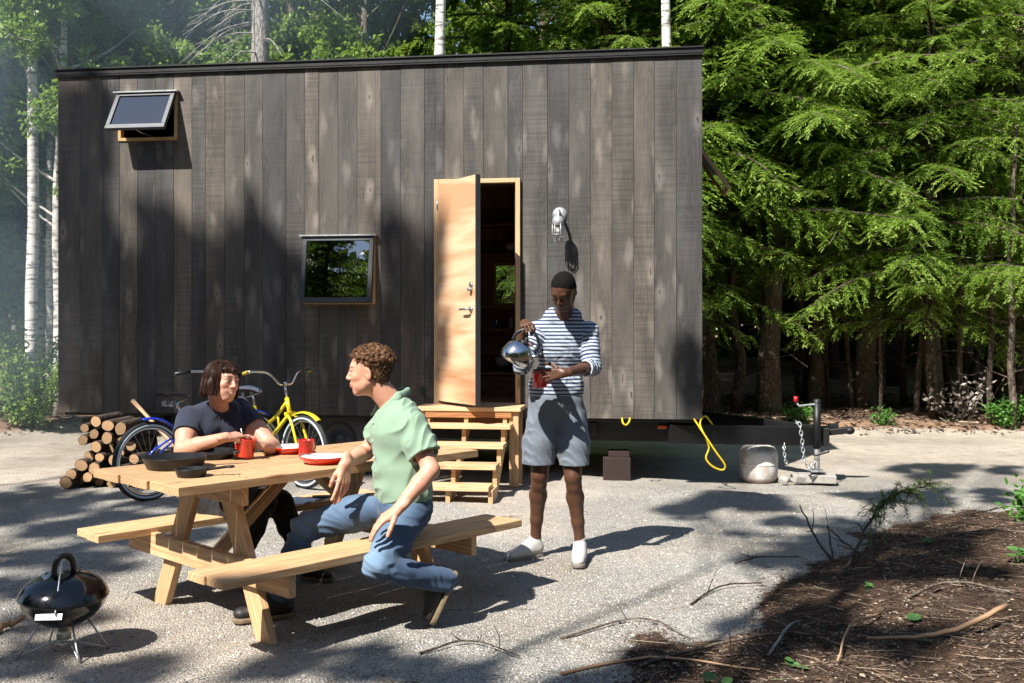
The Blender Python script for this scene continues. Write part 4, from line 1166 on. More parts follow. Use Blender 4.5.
def shoe(root, name, heel, toe, upv=(0, 0, 1), kind='canvas', s=1.0, ankle=None):
    """heel and toe points of the sole underside"""
    heel = np.array(heel, float); toe = np.array(toe, float); f = nrm(toe-heel); u = nrm(np.array(upv)-f*(np.array(upv)@f)); sd = np.cross(f, u); L = np.linalg.norm(toe-heel)
    Q = lambda a, b, c: heel+f*a*L+sd*b*s+u*c*s
    Fd = Field()
    Fd.cap(Q(.16, 0, .052), Q(.42, 0, .05), .036*s, .038*s, .03, flat=(u, 1.15)); Fd.cap(Q(.42, 0, .044), Q(.84, 0, .034), .038*s, .034*s, .03, flat=(u, .8))
    Fd.cap(Q(.2, 0, .06), Q(.22, 0, .105 if kind == 'boot' else .085), .036*s, .036*s, .03); Fd.cap(Q(.3, 0, .085), Q(.62, 0, .045), .026*s, .03*s, .03)
    V, Fq = meshed(Fd, .004, cut=lambda X: -((X-heel)@u)+.018)
    o = child(name, V, Fq, M['canvas_shoe'] if kind == 'canvas' else M['leather'], root)
    So = Field(); So.cap(Q(.15, 0, .012), Q(.45, 0, .012), .0385*s, .037*s, .01, flat=None); So.cap(Q(.45, 0, .012), Q(.83, 0, .012), .037*s, .0405*s, .03)
    V, Fq = meshed(So, .004, cut=lambda X: np.maximum(-((X-heel)@u), ((X-heel)@u)-.025))
    child('sole', V, Fq, M['rubber_sole'] if kind == 'canvas' else M['dark_sole'], root).parent = o
    if kind == 'canvas':
        m = MB()
        for i in range(5):
            a = .34+.075*i; hgt = .113-.013*i
            m.tube([Q(a, -.02, hgt-.008), Q(a+.01, 0, hgt), Q(a, .02, hgt-.008)], .0028, 5)
        m.tube([Q(.2+.10*math.cos(a), .030*math.sin(a), .118) for a in np.linspace(0, 2*math.pi, 15)[:-1]], .004, 6, closed=True)
        m.tube([Q(.80, -.030, .03), Q(.78, -.02, .052), Q(.77, 0, .06), Q(.78, .02, .052), Q(.80, .030, .03)], .0035, 6)
        m.v = [v-np.array(root.location) for v in m.v]
        m.build('laces', M['galv'], o)
    return o

def strands(paths, rads, seg=4):
    m = MB()
    for p, r_ in zip(paths, rads): m.tube(p, r_, seg, cap=False)
    V = np.concatenate(m.v); F4 = np.array([f for f in m.f if len(f) == 4]); return V, F4
def join(a, b): return np.concatenate([a[0], b[0]]), np.concatenate([a[1], b[1]+len(a[0])])

# ================================================================== 1. the standing man
def standing_man():
    D = 6.25
    foot = np.array([.20, 6.27, 0])
    hc = P(563.5, 291, 5.99); A = frame((-.34, -.72, -.62), (-.10, -.50, 1))
    pelv = P(556, 404, 6.22); waist = P(557, 382, 6.22); chest = P(561, 345, 6.2); nb = P(563, 314, 6.14)
    shR = P(538.5, 331, 6.17); shL = P(588.5, 332, 6.17)           # his right is on the picture's left
    G = np.array(KP)+np.array(Euler((0, R(32), R(-8))).to_matrix())@np.array([-.035, 0, .143])*.92
    elR = P(522, 366, 6.06); dH = nrm((.10, -.86, -.12)); wrR = G-dH*.088+np.array([0, .0, .027])
    elL = P(592, 367, 6.10); wrL = P(564, 373, 5.84)
    hipR = P(544, 412, 6.22); hipL = P(570, 412, 6.22)
    knR = P(539.5, 475, 6.20); knL = P(573, 477, 6.15)
    anR = P(535.5, 538, 6.30); anL = P(580, 541, 6.22)
    B = Field(); Ax = frame((-.08, -1, 0))
    B.ell(pelv, (.155, .10, .11), Ax, .05, 'torso'); B.ell(waist, (.13, .092, .14), Ax, .05, 'torso'); B.ell(chest, (.155, .105, .16), Ax, .05, 'torso')
    B.cap(shR, shL, .052, .052, .05, 'torso'); B.cap(nb+(0, .02, -.03), hc+A@np.array([0, -.03, -.06]), .056, .052, .03, 'neck')
    for sh, el, wr in ((shR, elR, wrR), (shL, elL, wrL)):
        B.chain([sh, sh*.5+el*.5, el], [.046, .043, .036], .02, 'arm'); B.chain([el, el*.6+wr*.4, wr], [.036, .034, .0235], .015, 'arm')
    for hp, kn, an, fx in ((hipR, knR, anR, -.03), (hipL, knL, anL, .0)):
        B.chain([hp, hp*.5+kn*.5, kn], [.085, .072, .052], .03, 'leg')
        B.chain([kn, kn*.86+an*.14, kn*.68+an*.32+(0, .022, 0), kn*.3+an*.7+(0, .006, 0), an, an+(0, 0, -.04)], [.049, .045, .054, .038, .032, .033], .02, 'leg'); B.ell(kn+(0, -.028, .0), (.028, .022, .034), None, .02, 'leg')
    hd = head(B, hc, A, .92, smile=.2)
    hand(B, wrR, dH, (0.35, 0, -1), -1, curls=(1.0, 1.05, 1.1, 1.15), s=1.0, thumb_out=.45, thumb_bend=.6)
    hand(B, wrL, (-1, .0, -.10), (-.1, 1, -.15), 1, curls=(.16, .30, .42, .5), s=1.0, thumb_out=.75, thumb_bend=.2)
    reg = [(hc-.155, hc+.155, .003), (wrR+(-.09, -.17, -.12), wrR+(.09, .0, .08), .003), (wrL+(-.2, -.16, -.12), wrL+(.02, .07, .08), .003)]
    V, Fq = body_regions(B, reg, .0065)
    base = (.085, .038, .021)
    C = face_colors(V, hc, A, .92, base, (.13, .045, .04), (.012, .008, .006), (.02, .01, .006), B, lidd=.0022)
    idx, _ = B.nearest(V); 
    o = skin_obj('person', V, Fq, C, M['dark_skin'], foot)
    props(o, 'standing man in striped shirt and grey shorts pouring from a kettle into a mug', 'person')
    # hair, cropped
    H = Field(); H.ell(hd(0, -.014, .041), np.array((.078, .096, .083))*.92, A, .012); H.ell(hd(0, -.04, -.0), np.array((.074, .076, .07))*.92, A, .012)
    def hcut(X):
        l = ((X-hc)@A)/.92; return np.maximum(l[:, 1]-.062-np.clip((l[:, 2]-.056)*1.1, -.07, .06), -(l[:, 2]+.045-.9*np.clip(l[:, 1]+.0, 0, .1)))
    V, Fq = meshed(H, .004, disp=lambda X: wrinkle(X, 3, 80, .0018), cut=hcut)
    child('hair', V, Fq, mk_hair('black_hair', (.004, .0035, .003), (.011, .009, .008), (190, 190, 190), .95), o)
    # shirt
    S = Field(); 
    S.ell(P(556, 389, 6.22), (.165, .115, .11), Ax, .05, 't'); S.ell(waist, (.158, .112, .14), Ax, .05, 't'); S.ell(chest, (.172, .118, .165), Ax, .05, 't')
    S.cap(shR+(-.0, 0, .002), shL+(.0, 0, .002), .061, .061, .05, 't'); S.cap(nb+(-.06, .02, -.02), nb+(.06, .02, -.02), .058, .058, .04, 't')
    S.chain([shR, shR*.5+elR*.5, elR, elR*.7+wrR*.3], [.060, .056, .051, .046], .02, 'aR')
    S.chain([shL, shL*.5+elL*.5, elL, elL*.78+wrL*.22], [.060, .057, .053, .050], .02, 'aL')
    # hollow sleeve ends and V neck
    S.cap(nb+(0, -.16, -.115), nb+(0, -.09, .06), .006, .062, .012, 'v', True); S.cap(nb+(0, .0, .02), nb+(0, .01, .12), .054, .06, .012, 'v', True)
    for el, wr, t in ((elR, wrR, .3), (elL, wrL, .22)):
        d = nrm(wr-el); e = el+(wr-el)*t+d*.03; S.cap(e-d*.04, e+d*.03, .041, .041, .004, 'x', True)
    z0 = P(0, 397, 6.2)[2]
    cR = limb_cut(elR*.70+wrR*.30, wrR-elR); cL = limb_cut(elL*.76+wrL*.24, wrL-elL)
    def cut(X):
        tor = np.min([S.dist(q, X) for q in S.p[:5]], 0)
        dR = S.dist(S.p[7], X); dL = S.dist(S.p[10], X); dR = np.where((dR < tor) & (dR < .08), 0, 1); dL = np.where((dL < tor) & (dL < .08), 0, 1)
        a = -(X[:, 2]-z0); a = np.maximum(a, np.where(dR < .5, cR(X), -1)); return np.maximum(a, np.where(dL < .5, cL(X), -1))
    V, Fq = meshed(S, .005, disp=lambda X: wrinkle(X, 8, 20, .0075, (.5, .3, .8)), cut=cut)
    idx, _ = S.nearest(V); st = V[:, 2]*1.0
    for i, q in enumerate(S.p):
        if q[6] in ('aR', 'aL'):
            m = idx == i; ab = q[2]-q[1]; L = np.linalg.norm(ab); el = elR if q[6] == 'aR' else elL; wr = wrR if q[6] == 'aR' else wrL
            acc = {0: 0}; 
            sh = shR if q[6] == 'aR' else shL
            l1 = np.linalg.norm(el-sh); off = sh[2]
            prev = np.linalg.norm(q[1]-sh) if np.linalg.norm(q[1]-sh) <= l1+.01 and not np.allclose(q[1], el) else l1
            st[m] = off-(prev+((V[m]-q[1])@ab)/L)
    child('shirt', V, Fq, M['striped_shirt'], o, {'stripe': ('FLOAT', st)})
    # shorts
    K = Field(); K.ell(P(556, 401, 6.22), (.168, .122, .105), Ax, .05)
    eR = knR*.86+hipR*.14; eL = knL*.86+hipL*.14
    K.chain([hipR+(.0, 0, -.02), hipR*.5+knR*.5+(-.014, 0, 0), knR+(-.01, -.0, -.02)], [.100, .100, .098], .03); K.chain([hipL+(0, 0, -.02), hipL*.5+knL*.5+(.012, 0, 0), knL+(.01, 0, -.02)], [.100, .095, .086], .03)
    K.cap(knR+(-.01, 0, -.12), knR+(-.01, 0, .12), .076, .062, .006, 'x', True); K.cap(knL+(.005, 0, -.12), knL+(.005, 0, .12), .066, .056, .006, 'x', True)
    zb = P(0, 464, 6.2)[2]; zt = P(0, 389, 6.22)[2]
    V, Fq = meshed(K, .005, disp=lambda X: wrinkle(X, 18, 16, .013, (.8, .2, .45)), cut=lambda X: np.maximum(X[:, 2]-zt, -(X[:, 2]-zb)))
    sh_ = child('shorts', V, Fq, M['grey_shorts'], o)
    for an, f, nm in ((anR, (-.85, -.62, 0), 'R'), (anL, (-.12, -1, 0), 'L')):
        f = nrm(f); heel = np.array([an[0], an[1], 0])-f*.062; heel[2] = .002
        sk = Field(); sk.cap((an[0], an[1], .085), (an[0], an[1], .128), .036, .0375, .01)
        V, Fq = meshed(sk, .004); child('sock', V, Fq, M['white_sock'], o)
        shoe(o, 'shoe', heel, heel+f*.30, kind='canvas', s=1.08)
    return o
standing_man()

# ================================================================== 2. the seated man in the green shirt
def seated_man():
    foot = np.array([-.62, 4.85, 0])
    hc = P(369.5, 372, 4.93); A = frame((-1, .02, -.03), (-.06, 0, 1))
    hip = P(404, 505, 4.93); waist = P(401, 470, 4.93); chest = P(399, 434, 4.93); nb = P(394, 403, 4.96)
    f = nrm((-.86, -.42, 0)); lf = np.cross((0, 0, 1), f); Ax = frame(f, (-.10, .0, 1))
    shm = P(401, 421, 4.95)
    shL = shm+lf*.165+(0, 0, -.012); shR = shm-lf*.17+(0, 0, -.004)     # his left is nearer the camera
    elL = P(431, 470, 4.70); wrL = P(399, 508, 4.60)
    elR = P(366, 452, 5.14); wrR = P(346, 463, 4.86); 
    elR[2] = max(elR[2], .80)
    hipL = hip+lf*.09+(0, 0, -.02); hipR = hip-lf*.09
    knL = P(377, 566, 4.62); anL = P(441, 579, 4.80)
    knR = P(305, 527, 4.98); anR = P(281, 592, 4.98)
    B = Field()
    B.ell(hip, (.165, .115, .11), Ax, .05); B.ell(waist, (.145, .105, .14), Ax, .05); B.ell(chest, (.165, .112, .16), Ax, .05)
    B.cap(shL, shR, .054, .054, .05); B.cap(nb+(0.02, 0, -.04), hc+A@np.array([0, -.028, -.055]), .062, .058, .03)
    for sh, el, wr in ((shR, elR, wrR), (shL, elL, wrL)):
        B.chain([sh, sh*.5+el*.5, el], [.052, .048, .040], .02, 'arm'); B.chain([el, el*.65+wr*.35, wr], [.041, .041, .027], .015, 'arm')
    B.chain([hipR, hipR*.5+knR*.5, knR, anR], [.08, .065, .040, .035], .03); B.chain([hipL, hipL*.5+knL*.5, knL, anL], [.08, .065, .040, .035], .03)
    hd = head(B, hc, A, 1.0, smile=.35)
    hand(B, wrL, (-.62, -.06, -.42), (.3, .30, -.85), -1, curls=(.20, .25, .3, .35), s=1.06, spread=.14, thumb_out=.7, thumb_bend=.15)
    hand(B, wrR, (-.06, -.22, -.72), (-.6, .5, -.1), 1, curls=(.12, .16, .22, .3), s=1.06, spread=.08, thumb_out=.35)
    reg = [(hc-.16, hc+.16, .003), (wrL+(-.2, -.1, -.19), wrL+(.05, .1, .06), .003), (wrR+(-.11, -.14, -.22), wrR+(.09, .1, .03), .003)]
    V, Fq = body_regions(B, reg, .0065)
    C = face_colors(V, hc, A, 1.0, (.56, .285, .195), (.48, .17, .13), (.09, .05, .03), (.05, .06, .05), B)
    l = (V-hc)@A   # faint stubble shade
    m = np.clip(1-np.abs(l[:, 2]+.085)/.04, 0, 1)*(l[:, 1] > .0)*(np.abs(l[:, 0]) < .08)*.22
    C = C*(1-m[:, None])+np.array((.30, .19, .14))*m[:, None]
    o = skin_obj('person', V, Fq, C, M['skin'], foot)
    props(o, 'man in pale green shirt and jeans sitting astride the near bench', 'person')
    H = Field()
    H.ell(hd(0, -.020, .048), (.080, .097, .080), A, .012); H.ell(hd(0, -.042, -.005), (.070, .058, .070), A, .012); H.ell(hd(0, .045, .088), (.058, .038, .026), A, .012)
    H.ell(hd(0, -.052, -.050), (.05, .032, .03), A, .01)
    r = np.random.RandomState(4)
    for i in range(230):
        a, b = r.uniform(-math.pi, math.pi), r.uniform(.0, 1.45)
        dr = np.array([math.sin(a)*math.sin(b), math.cos(a)*math.sin(b), math.cos(b)])
        p = np.array([0, -.018, .045])+dr*np.array([.082, .104, .084])
        if p[1] > .03 and p[2] < .068: continue
        H.ell(hd(*p), np.array([.012, .012, .009])*r.uniform(.7, 1.2), A, .006)
    def hcut(X):
        q = (X-hc)@A; c1 = q[:, 1]-.062-np.clip((q[:, 2]-.07)*1.2, -.07, .06)
        c2 = np.where((np.abs(q[:, 0]) > .05) & (q[:, 2] < .045), q[:, 1]-.018+np.clip((-.0-q[:, 2])*1.1, 0, .05), -1)
        return np.maximum(np.maximum(c1, c2), -(q[:, 2]+.070))
    hm = meshed(H, .0035, disp=lambda X: wrinkle(X, 5, 45, .0045), cut=hcut)
    ps = []; rs_ = []; n0 = len(hm[0]); pick = r.randint(0, n0, 900)
    for v in hm[0][pick]:
        c_ = v-hc; out = nrm(c_); t1 = nrm(np.cross(out, r.normal(size=3))); t2 = np.cross(out, t1); R_ = r.uniform(.004, .009)
        if ((v-hc)@A)[2] < -.01: R_ *= .5
        th = np.linspace(0, r.uniform(3.5, 6), 7); ps.append(v+out*.001+np.outer(np.cos(th)-1, t1)*R_+np.outer(np.sin(th), t2*.5+out*.5)*R_+np.outer(th, out)*.0006); rs_.append(r.uniform(.0010, .0019))
    V, Fq = join(hm, strands(ps, rs_, 3))
    child('hair', V, Fq, mk_hair('brown_hair', (.045, .022, .012), (.20, .105, .055), (75, 75, 75), .5), o)
    # shirt
    S = Field()
    S.ell(P(404, 492, 4.92), (.175, .130, .10), Ax, .05); S.ell(waist, (.172, .135, .14), Ax, .05); S.ell(chest, (.182, .130, .165), Ax, .05)
    S.cap(shL, shR, .066, .066, .05); S.cap(nb+lf*.05+(.02, 0, -.04), nb-lf*.05+(.02, 0, -.04), .062, .062, .04)
    sL = shL*.32+elL*.68; sR = shR*.35+elR*.65
    S.chain([shL, sL*.6+shL*.4, sL+nrm(elL-shL)*.05], [.068, .074, .080], .02); S.chain([shR, sR*.6+shR*.4, sR+nrm(elR-shR)*.05], [.066, .070, .074], .02)
    for sh, el, p in ((shL, elL, sL), (shR, elR, sR)):
        d = nrm(el-sh); S.cap(p-d*.045, p+d*.01, .058, .066, .004, 'x', True)
    # open collar
    S.cap(nb+f*.15+(0, 0, -.10), nb+f*.06+(0, 0, .03), .006, .045, .01, 'v', True); S.cap(nb+(.01, 0, .0), nb+(-.0, 0, .10), .056, .062, .01, 'v', True)
    zb = P(0, 519, 4.9)[2]
    cL = limb_cut(sL, elL-shL); cR = limb_cut(sR, elR-shR)
    def cut(X):
        tor = np.min([S.dist(q, X) for q in S.p[:5]], 0); dL = S.dist(S.p[6], X); dR = S.dist(S.p[8], X)
        a = -(X[:, 2]-zb-.02*np.sin(X[:, 0]*14)); a = np.maximum(a, np.where((dL < tor) & (dL < .09), cL(X), -1)); return np.maximum(a, np.where((dR < tor) & (dR < .09), cR(X), -1))
    def fold(X):
        w = wrinkle(X, 12, 12, .015, (.75, .1, -.55)); q = (X-chest)@Ax; fx, fy, fz = q[:, 0], q[:, 1], q[:, 2]
        pkt = np.maximum(np.abs(fx+.072)-.050, np.abs(fz-.012)-.056); w = w-np.where((pkt < 0) & (fy > 0), .0035, 0)-np.where((np.maximum(np.abs(fx+.072)-.053, np.abs(fz-.050)-.016) < 0) & (fy > 0), .003, 0)
        return w-np.where((np.abs(fx-.0) < .016) & (fy > 0), .003, 0)
    V, Fq = meshed(S, .0045, disp=fold, cut=cut)
    sh = child('shirt', V, Fq, M['green_shirt'], o)
    # collar flaps, placket, pocket
    m = MB(); cl = nb+np.array([.0, 0, .0])
    Cc = Field()
    for q in (-1, 1):
        a = nb+lf*q*.028+f*(-.062)+(0, 0, .066); b = nb+lf*q*.062+f*.0+(0, 0, .044); c = nb+lf*q*.052+f*.070+(0, 0, -.018)
        Cc.chain([a, b, c], [.013, .015, .012], .01); Cc.chain([a+(-f*.006)+(0, 0, -.014), b+lf*q*.009+(0, 0, -.016), c+lf*q*.014+f*.006+(0, 0, -.020)], [.010, .011, .009], .012); Cc.cap(c+(0, 0, -.01), c+f*.022+lf*q*.022+(0, 0, -.040), .010, .006, .012)
    Cc.cap(nb+(.0, 0, .02), nb+(-.0, 0, .14), .052, .062, .006, 'x', True)
    V, Fq = meshed(Cc, .0035); child('collar', V, Fq, M['green_shirt'], o).parent = sh
    # buttons down the front
    pb = MB()
    for i in range(4):
        pt = chest+Ax@np.array([0, .134-.002*i, .06-.085*i]); pb.ball(pt-foot, .0065, 10)
    pb.build('buttons', M['button'], sh)
    # jeans
    K = Field()
    K.ell(hip+(0, 0, -.0), (.178, .132, .115), Ax, .05)
    K.chain([hipR, hipR*.5+knR*.5, knR], [.096, .084, .067], .03); K.chain([knR, knR*.6+anR*.4, anR+(0, 0, -.02)], [.064, .064, .058], .02)
    K.chain([hipL, hipL*.5+knL*.5, knL], [.098, .086, .066], .03); K.chain([knL, knL*.6+anL*.4, anL+nrm(anL-knL)*.02], [.063, .063, .060], .015)
    zt = P(0, 497, 4.93)[2]
    def fold(X):
        w = wrinkle(X, 31, 17, .009, (.6, .2, .7)); k = 0
        for kn in (knR, knL):
            d = np.linalg.norm(X-kn, axis=1); k = k+np.exp(-(d/.13)**2)*.006*np.sin(X@np.array([55, 10, 70]))
        for an in (anR, anL):
            d = np.linalg.norm(X-an, axis=1); k = k+np.exp(-(d/.12)**2)*.006*np.sin(X@np.array([20, 20, 85]))
        return w+k
    V, Fq = meshed(K, .005, disp=fold, cut=lambda X: np.where(np.linalg.norm(X-hip, axis=1) < .3, X[:, 2]-zt, -1))
    c0 = np.array([.028, .055, .11]); C = np.tile(c0, (len(V), 1)); nz = wrinkle(V, 77, 30, 1.0)
    fade = 0
    for kn, hp in ((knR, hipR), (knL, hipL)):
        d = np.linalg.norm(V-kn-(np.array([-.03, -.03, .03])), axis=1); fade = fade+np.exp(-(d/.10)**2)*.9
        ab = hp-kn; t = np.clip(((V-kn)@ab)/(ab@ab), 0, 1); dd = np.linalg.norm(V-kn-t[:, None]*ab-(0, -.04, .07), axis=1); fade = fade+np.exp(-(dd/.075)**2)*.6
    fade = np.clip(fade*.85+.06*nz+.1, 0, 1)[:, None]
    C = C*(1-fade)+np.array([.15, .23, .335])*fade
    child('jeans', V, Fq, M['denim'], o, {'col': ('FLOAT_COLOR', C)})
    # boots: right flat on the ground, left on its toe with the sole showing
    t = nrm((-.86, -.38, 0)); heel = np.array([anR[0], anR[1], .004])-t*.07; shoe(o, 'boot', heel, heel+t*.31, kind='boot', s=1.2)
    hl = P(458, 574, 4.84); tn = P(440, 617, 4.84); tn = hl+nrm(tn-hl+np.array([0, -.03, 0]))*.29
    tn[2] = max(tn[2], .02)
    shoe(o, 'boot', hl, tn, upv=(-1, -.1, .1), kind='boot', s=1.28)
    wb = MB(); d = nrm(wrL-elL)
    return o
seated_man()

# ================================================================== 3. the woman
def woman():
    foot = np.array([-1.64, 5.80, 0])
    hc = P(222.5, 382, 5.46); A = frame((.84, -.55, .02), (.18, .10, 1))
    hip = P(222, 500, 5.78); waist = P(214, 462, 5.70); chest = P(213, 430, 5.60); nb = P(219, 405, 5.54)
    f = nrm((.62, -.78, 0)); lf = np.cross((0, 0, 1), f); Ax = frame(f, (.12, -.25, 1))
    shR = P(190, 419, 5.46); shL = P(238, 409, 5.70)
    elR = P(183, 452, 5.30); wrR = P(226, 437, 5.22)
    elL = P(271, 449, 5.48); wrL = P(262, 448, 5.40)
    elR[2] = .80; wrR[2] = max(wrR[2], .82)
    elL = P(272, 450, 5.52); elL[2] = .79; wrL = P(262, 447, 5.37); wrL[2] = .805
    kn1 = P(280, 503, 5.62); an1 = P(304, 560, 5.74); kn2 = P(262, 503, 5.50); an2 = P(238, 566, 5.62)
    B = Field()
    B.ell(hip, (.185, .13, .12), Ax, .05); B.ell(waist, (.155, .125, .14), Ax, .05); B.ell(chest, (.155, .115, .145), Ax, .05)
    for q in (-1, 1): B.ell(chest+Ax@np.array([q*.072, .095, .01]), (.068, .055, .066), Ax, .03)
    B.cap(shL, shR, .05, .05, .05); B.cap(nb+(-.0, .02, -.04), hc+A@np.array([0, -.03, -.06]), .052, .050, .03)
    for sh, el, wr in ((shR, elR, wrR), (shL, elL, wrL)):
        B.chain([sh, sh*.5+el*.5, el], [.056, .056, .044], .02, 'arm'); B.chain([el, el*.65+wr*.35, wr], [.044, .042, .025], .015, 'arm')
    hd = head(B, hc, A, .94, female=True, smile=1.0, ear=False)
    cw = np.array(c_w)+np.array([0, 0, .05])
    hand(B, wrR, nrm(cw+(-.01, -.01, .07)-wrR), (.45, .75, -.5), 1, curls=(.55, .6, .7, .8), s=.93, thumb_out=.25, thumb_bend=.3)
    hand(B, wrL+(0, 0, .0), nrm(cw-wrL+(-.0, -.055, .01)), nrm(cw-wrL+(-.05, .10, 0)), 1, curls=(.62, .65, .7, .75), s=.93, thumb_out=.7, thumb_bend=.4)
    reg = [(hc-.15, hc+.15, .003), (wrR+(-.05, -.1, -.07), wrR+(.17, .1, .12), .003), (wrL+(-.16, -.14, -.05), wrL+(.04, .08, .1), .003)]
    V, Fq = body_regions(B, reg, .0065)
    C = face_colors(V, hc, A, .94, (.50, .265, .185), (.50, .10, .09), (.06, .035, .025), (.04, .025, .02), B, teeth=True, lidd=.0038)
    o = skin_obj('person', V, Fq, C, M['skin'], foot)
    props(o, 'smiling woman with bobbed dark hair and navy top leaning on the table', 'person')
    H = Field(); s = .94
    H.ell(hd(0, -.022, .045), np.array((.087, .104, .083))*s, A, .02); H.ell(hd(0, -.045, -.03), np.array((.086, .080, .090))*s, A, .03)
    for q in (-1, 1):
        H.chain([hd(q*.074, .004, .04), hd(q*.082, .0, -.02), hd(q*.077, .008, -.075)], [.017, .019, .016], .02)
        H.chain([hd(q*.05, -.05, -.02), hd(q*.055, -.045, -.085)], [.045, .034], .02)
    H.chain([hd(-.05, .066, .070), hd(0, .083, .066), hd(.05, .066, .070)], [.010, .011, .010], .02)
    def hcut(X):
        q = ((X-hc)@A)/s
        face = (np.abs(q[:, 0]) < .060) & (q[:, 2] < .046)
        fz = np.minimum(np.minimum(.058-np.abs(q[:, 0]), .044-.25*q[:, 0]*0-q[:, 2]), q[:, 1]-.028)
        return np.maximum(fz, -(q[:, 2]+.080))
    def ripple(X):
        q = ((X-hc)@A)/s; a = np.arctan2(q[:, 0], q[:, 1]+.02)
        return .0012*np.sin(a*34+2*np.sin(q[:, 2]*18))+.0007*np.sin(a*71+q[:, 2]*12)
    hm = meshed(H, .0035, disp=ripple, cut=hcut)
    r = np.random.RandomState(8); ps = []; rs_ = []
    for i in range(520):
        a = r.uniform(-math.pi, math.pi)
        if abs(a) < .80:      # fringe, falling forward over the forehead
            e_ = r.uniform(.044, .056); zs = np.linspace(.125, e_, 7); rr = np.sqrt(np.clip(1-((zs-.040)/.094)**2, 0, 1)); x_ = math.sin(a)*.086*rr+r.normal(0, .002); y_ = -.018+math.cos(a)*.108*rr
        else:
            e_ = r.uniform(-.092, -.074); zs = np.concatenate([np.linspace(.128, .02, 6), np.linspace(.0, e_, 5)]); rr = np.sqrt(np.clip(1-(np.maximum(zs-.02, 0)/.112)**2, 0, 1)); cv = 1+.05*np.clip(-zs/.06, 0, 1); x_ = math.sin(a)*.093*rr*cv; y_ = -.018+math.cos(a)*.108*rr
            if math.cos(a) > .25: x_ = np.sign(math.sin(a))*np.maximum(np.abs(x_), np.where(zs < .05, .070, 0))
        k_ = 1+r.uniform(-.02, .035); p = np.stack([x_*k_+np.cumsum(r.normal(0, .0012, len(zs))), y_*k_*np.ones(len(zs)), zs], 1)
        ps.append(spl(hc+(p*s)@A.T, 2)); rs_.append(r.uniform(.0011, .0022))
    V, Fq = join(hm, strands(ps, rs_, 3))
    child('hair', V, Fq, mk_hair('dark_hair', (.012, .006, .005), (.055, .026, .018), (70, 70, 8), .42, .12), o)
    S = Field()
    S.ell(hip+(0, 0, .04), (.195, .14, .11), Ax, .05); S.ell(waist, (.170, .142, .14), Ax, .05); S.ell(chest, (.170, .128, .15), Ax, .05)
    for q in (-1, 1): S.ell(chest+Ax@np.array([q*.072, .103, .01]), (.078, .058, .072), Ax, .04)
    S.cap(shL, shR, .063, .063, .05); S.cap(nb+lf*.055+(0, .02, -.045), nb-lf*.055+(0, .02, -.045), .058, .058, .04)
    sL = shL*.50+elL*.50; sR = shR*.48+elR*.52
    S.chain([shL, sL+nrm(elL-shL)*.05], [.068, .072], .02); S.chain([shR, sR+nrm(elR-shR)*.05], [.068, .073], .02)
    for sh, el, p in ((shL, elL, sL), (shR, elR, sR)):
        d = nrm(el-sh); S.cap(p-d*.03, p+d*.1, .062, .062, .004, 'x', True)
    S.cap(nb+f*.14+(0, 0, -.13), nb+f*.05+(0, 0, .04), .004, .052, .01, 'v', True); S.cap(nb, nb+(0, 0, .12), .052, .062, .01, 'v', True)
    cL = limb_cut(sL, elL-shL); cR = limb_cut(sR, elR-shR)
    def cut(X):
        dL = np.linalg.norm(X-(sL*.4+elL*.6), axis=1); dR = np.linalg.norm(X-(sR*.4+elR*.6), axis=1)
        a = np.where(dL < .12, cL(X), -1); return np.maximum(a, np.where(dR < .12, cR(X), -1))
    V, Fq = meshed(S, .005, disp=lambda X: wrinkle(X, 21, 15, .009, (.5, .3, -.6)), cut=cut)
    child('top', V, Fq, M['navy_shirt'], o)
    K = Field(); K.ell(hip+(0, 0, -.01), (.20, .15, .115), Ax, .05)
    h1 = hip+lf*.09+(0, 0, -.02); h2 = hip-lf*.09+(0, 0, -.02)
    K.chain([h1, h1*.5+kn1*.5, kn1], [.10, .095, .072], .03); K.chain([kn1, kn1*.6+an1*.4, an1], [.070, .066, .045], .02)
    K.chain([h2, h2*.5+kn2*.5, kn2], [.10, .095, .072], .03); K.chain([kn2, kn2*.6+an2*.4, an2], [.070, .066, .045], .02)
    V, Fq = meshed(K, .006, disp=lambda X: wrinkle(X, 41, 17, .006)); child('trousers', V, Fq, M['black_pants'], o)
    for an, dr in ((an1, (.85, -.35, 0)), (an2, (.5, -.8, 0))):
        an = an.copy(); t = nrm(dr); heel = np.array([an[0], an[1], .004])-t*.06; shoe(o, 'shoe', heel, heel+t*.255, kind='boot', s=.95)
    return o
woman()
# ================================================================== ground
def vnoise(x, y, seed=0):
    """smooth value noise, vectorised"""
    r = np.random.RandomState(seed); T_ = r.rand(256, 256)
    xi = np.floor(x).astype(int); yi = np.floor(y).astype(int); fx = x-xi; fy = y-yi
    fx = fx*fx*(3-2*fx); fy = fy*fy*(3-2*fy)
    g = lambda a, b: T_[a % 256, b % 256]
    return (g(xi, yi)*(1-fx)+g(xi+1, yi)*fx)*(1-fy)+(g(xi, yi+1)*(1-fx)+g(xi+1, yi+1)*fx)*fy
def fbm(x, y, seed=0, o=4):
    return sum(vnoise(x*2**i, y*2**i, seed+i)*.5**i for i in range(o))/sum(.5**i for i in range(o))
EX = [-30, -3, -.86, .40, .91, 1.51, 2.36, 2.9, 4.17, 8, 30]; EY = [3.0, 3.2, 3.7, 4.15, 4.75, 5.55, 6.85, 7.45, 8.1, 9.2, 12]
def soil_mask(x, y):
    d = np.interp(x, EX, EY)-y+(fbm(x*1.7, y*1.7, 31)-.5)*1.1
    return np.clip(d/.35+.5, 0, 1)
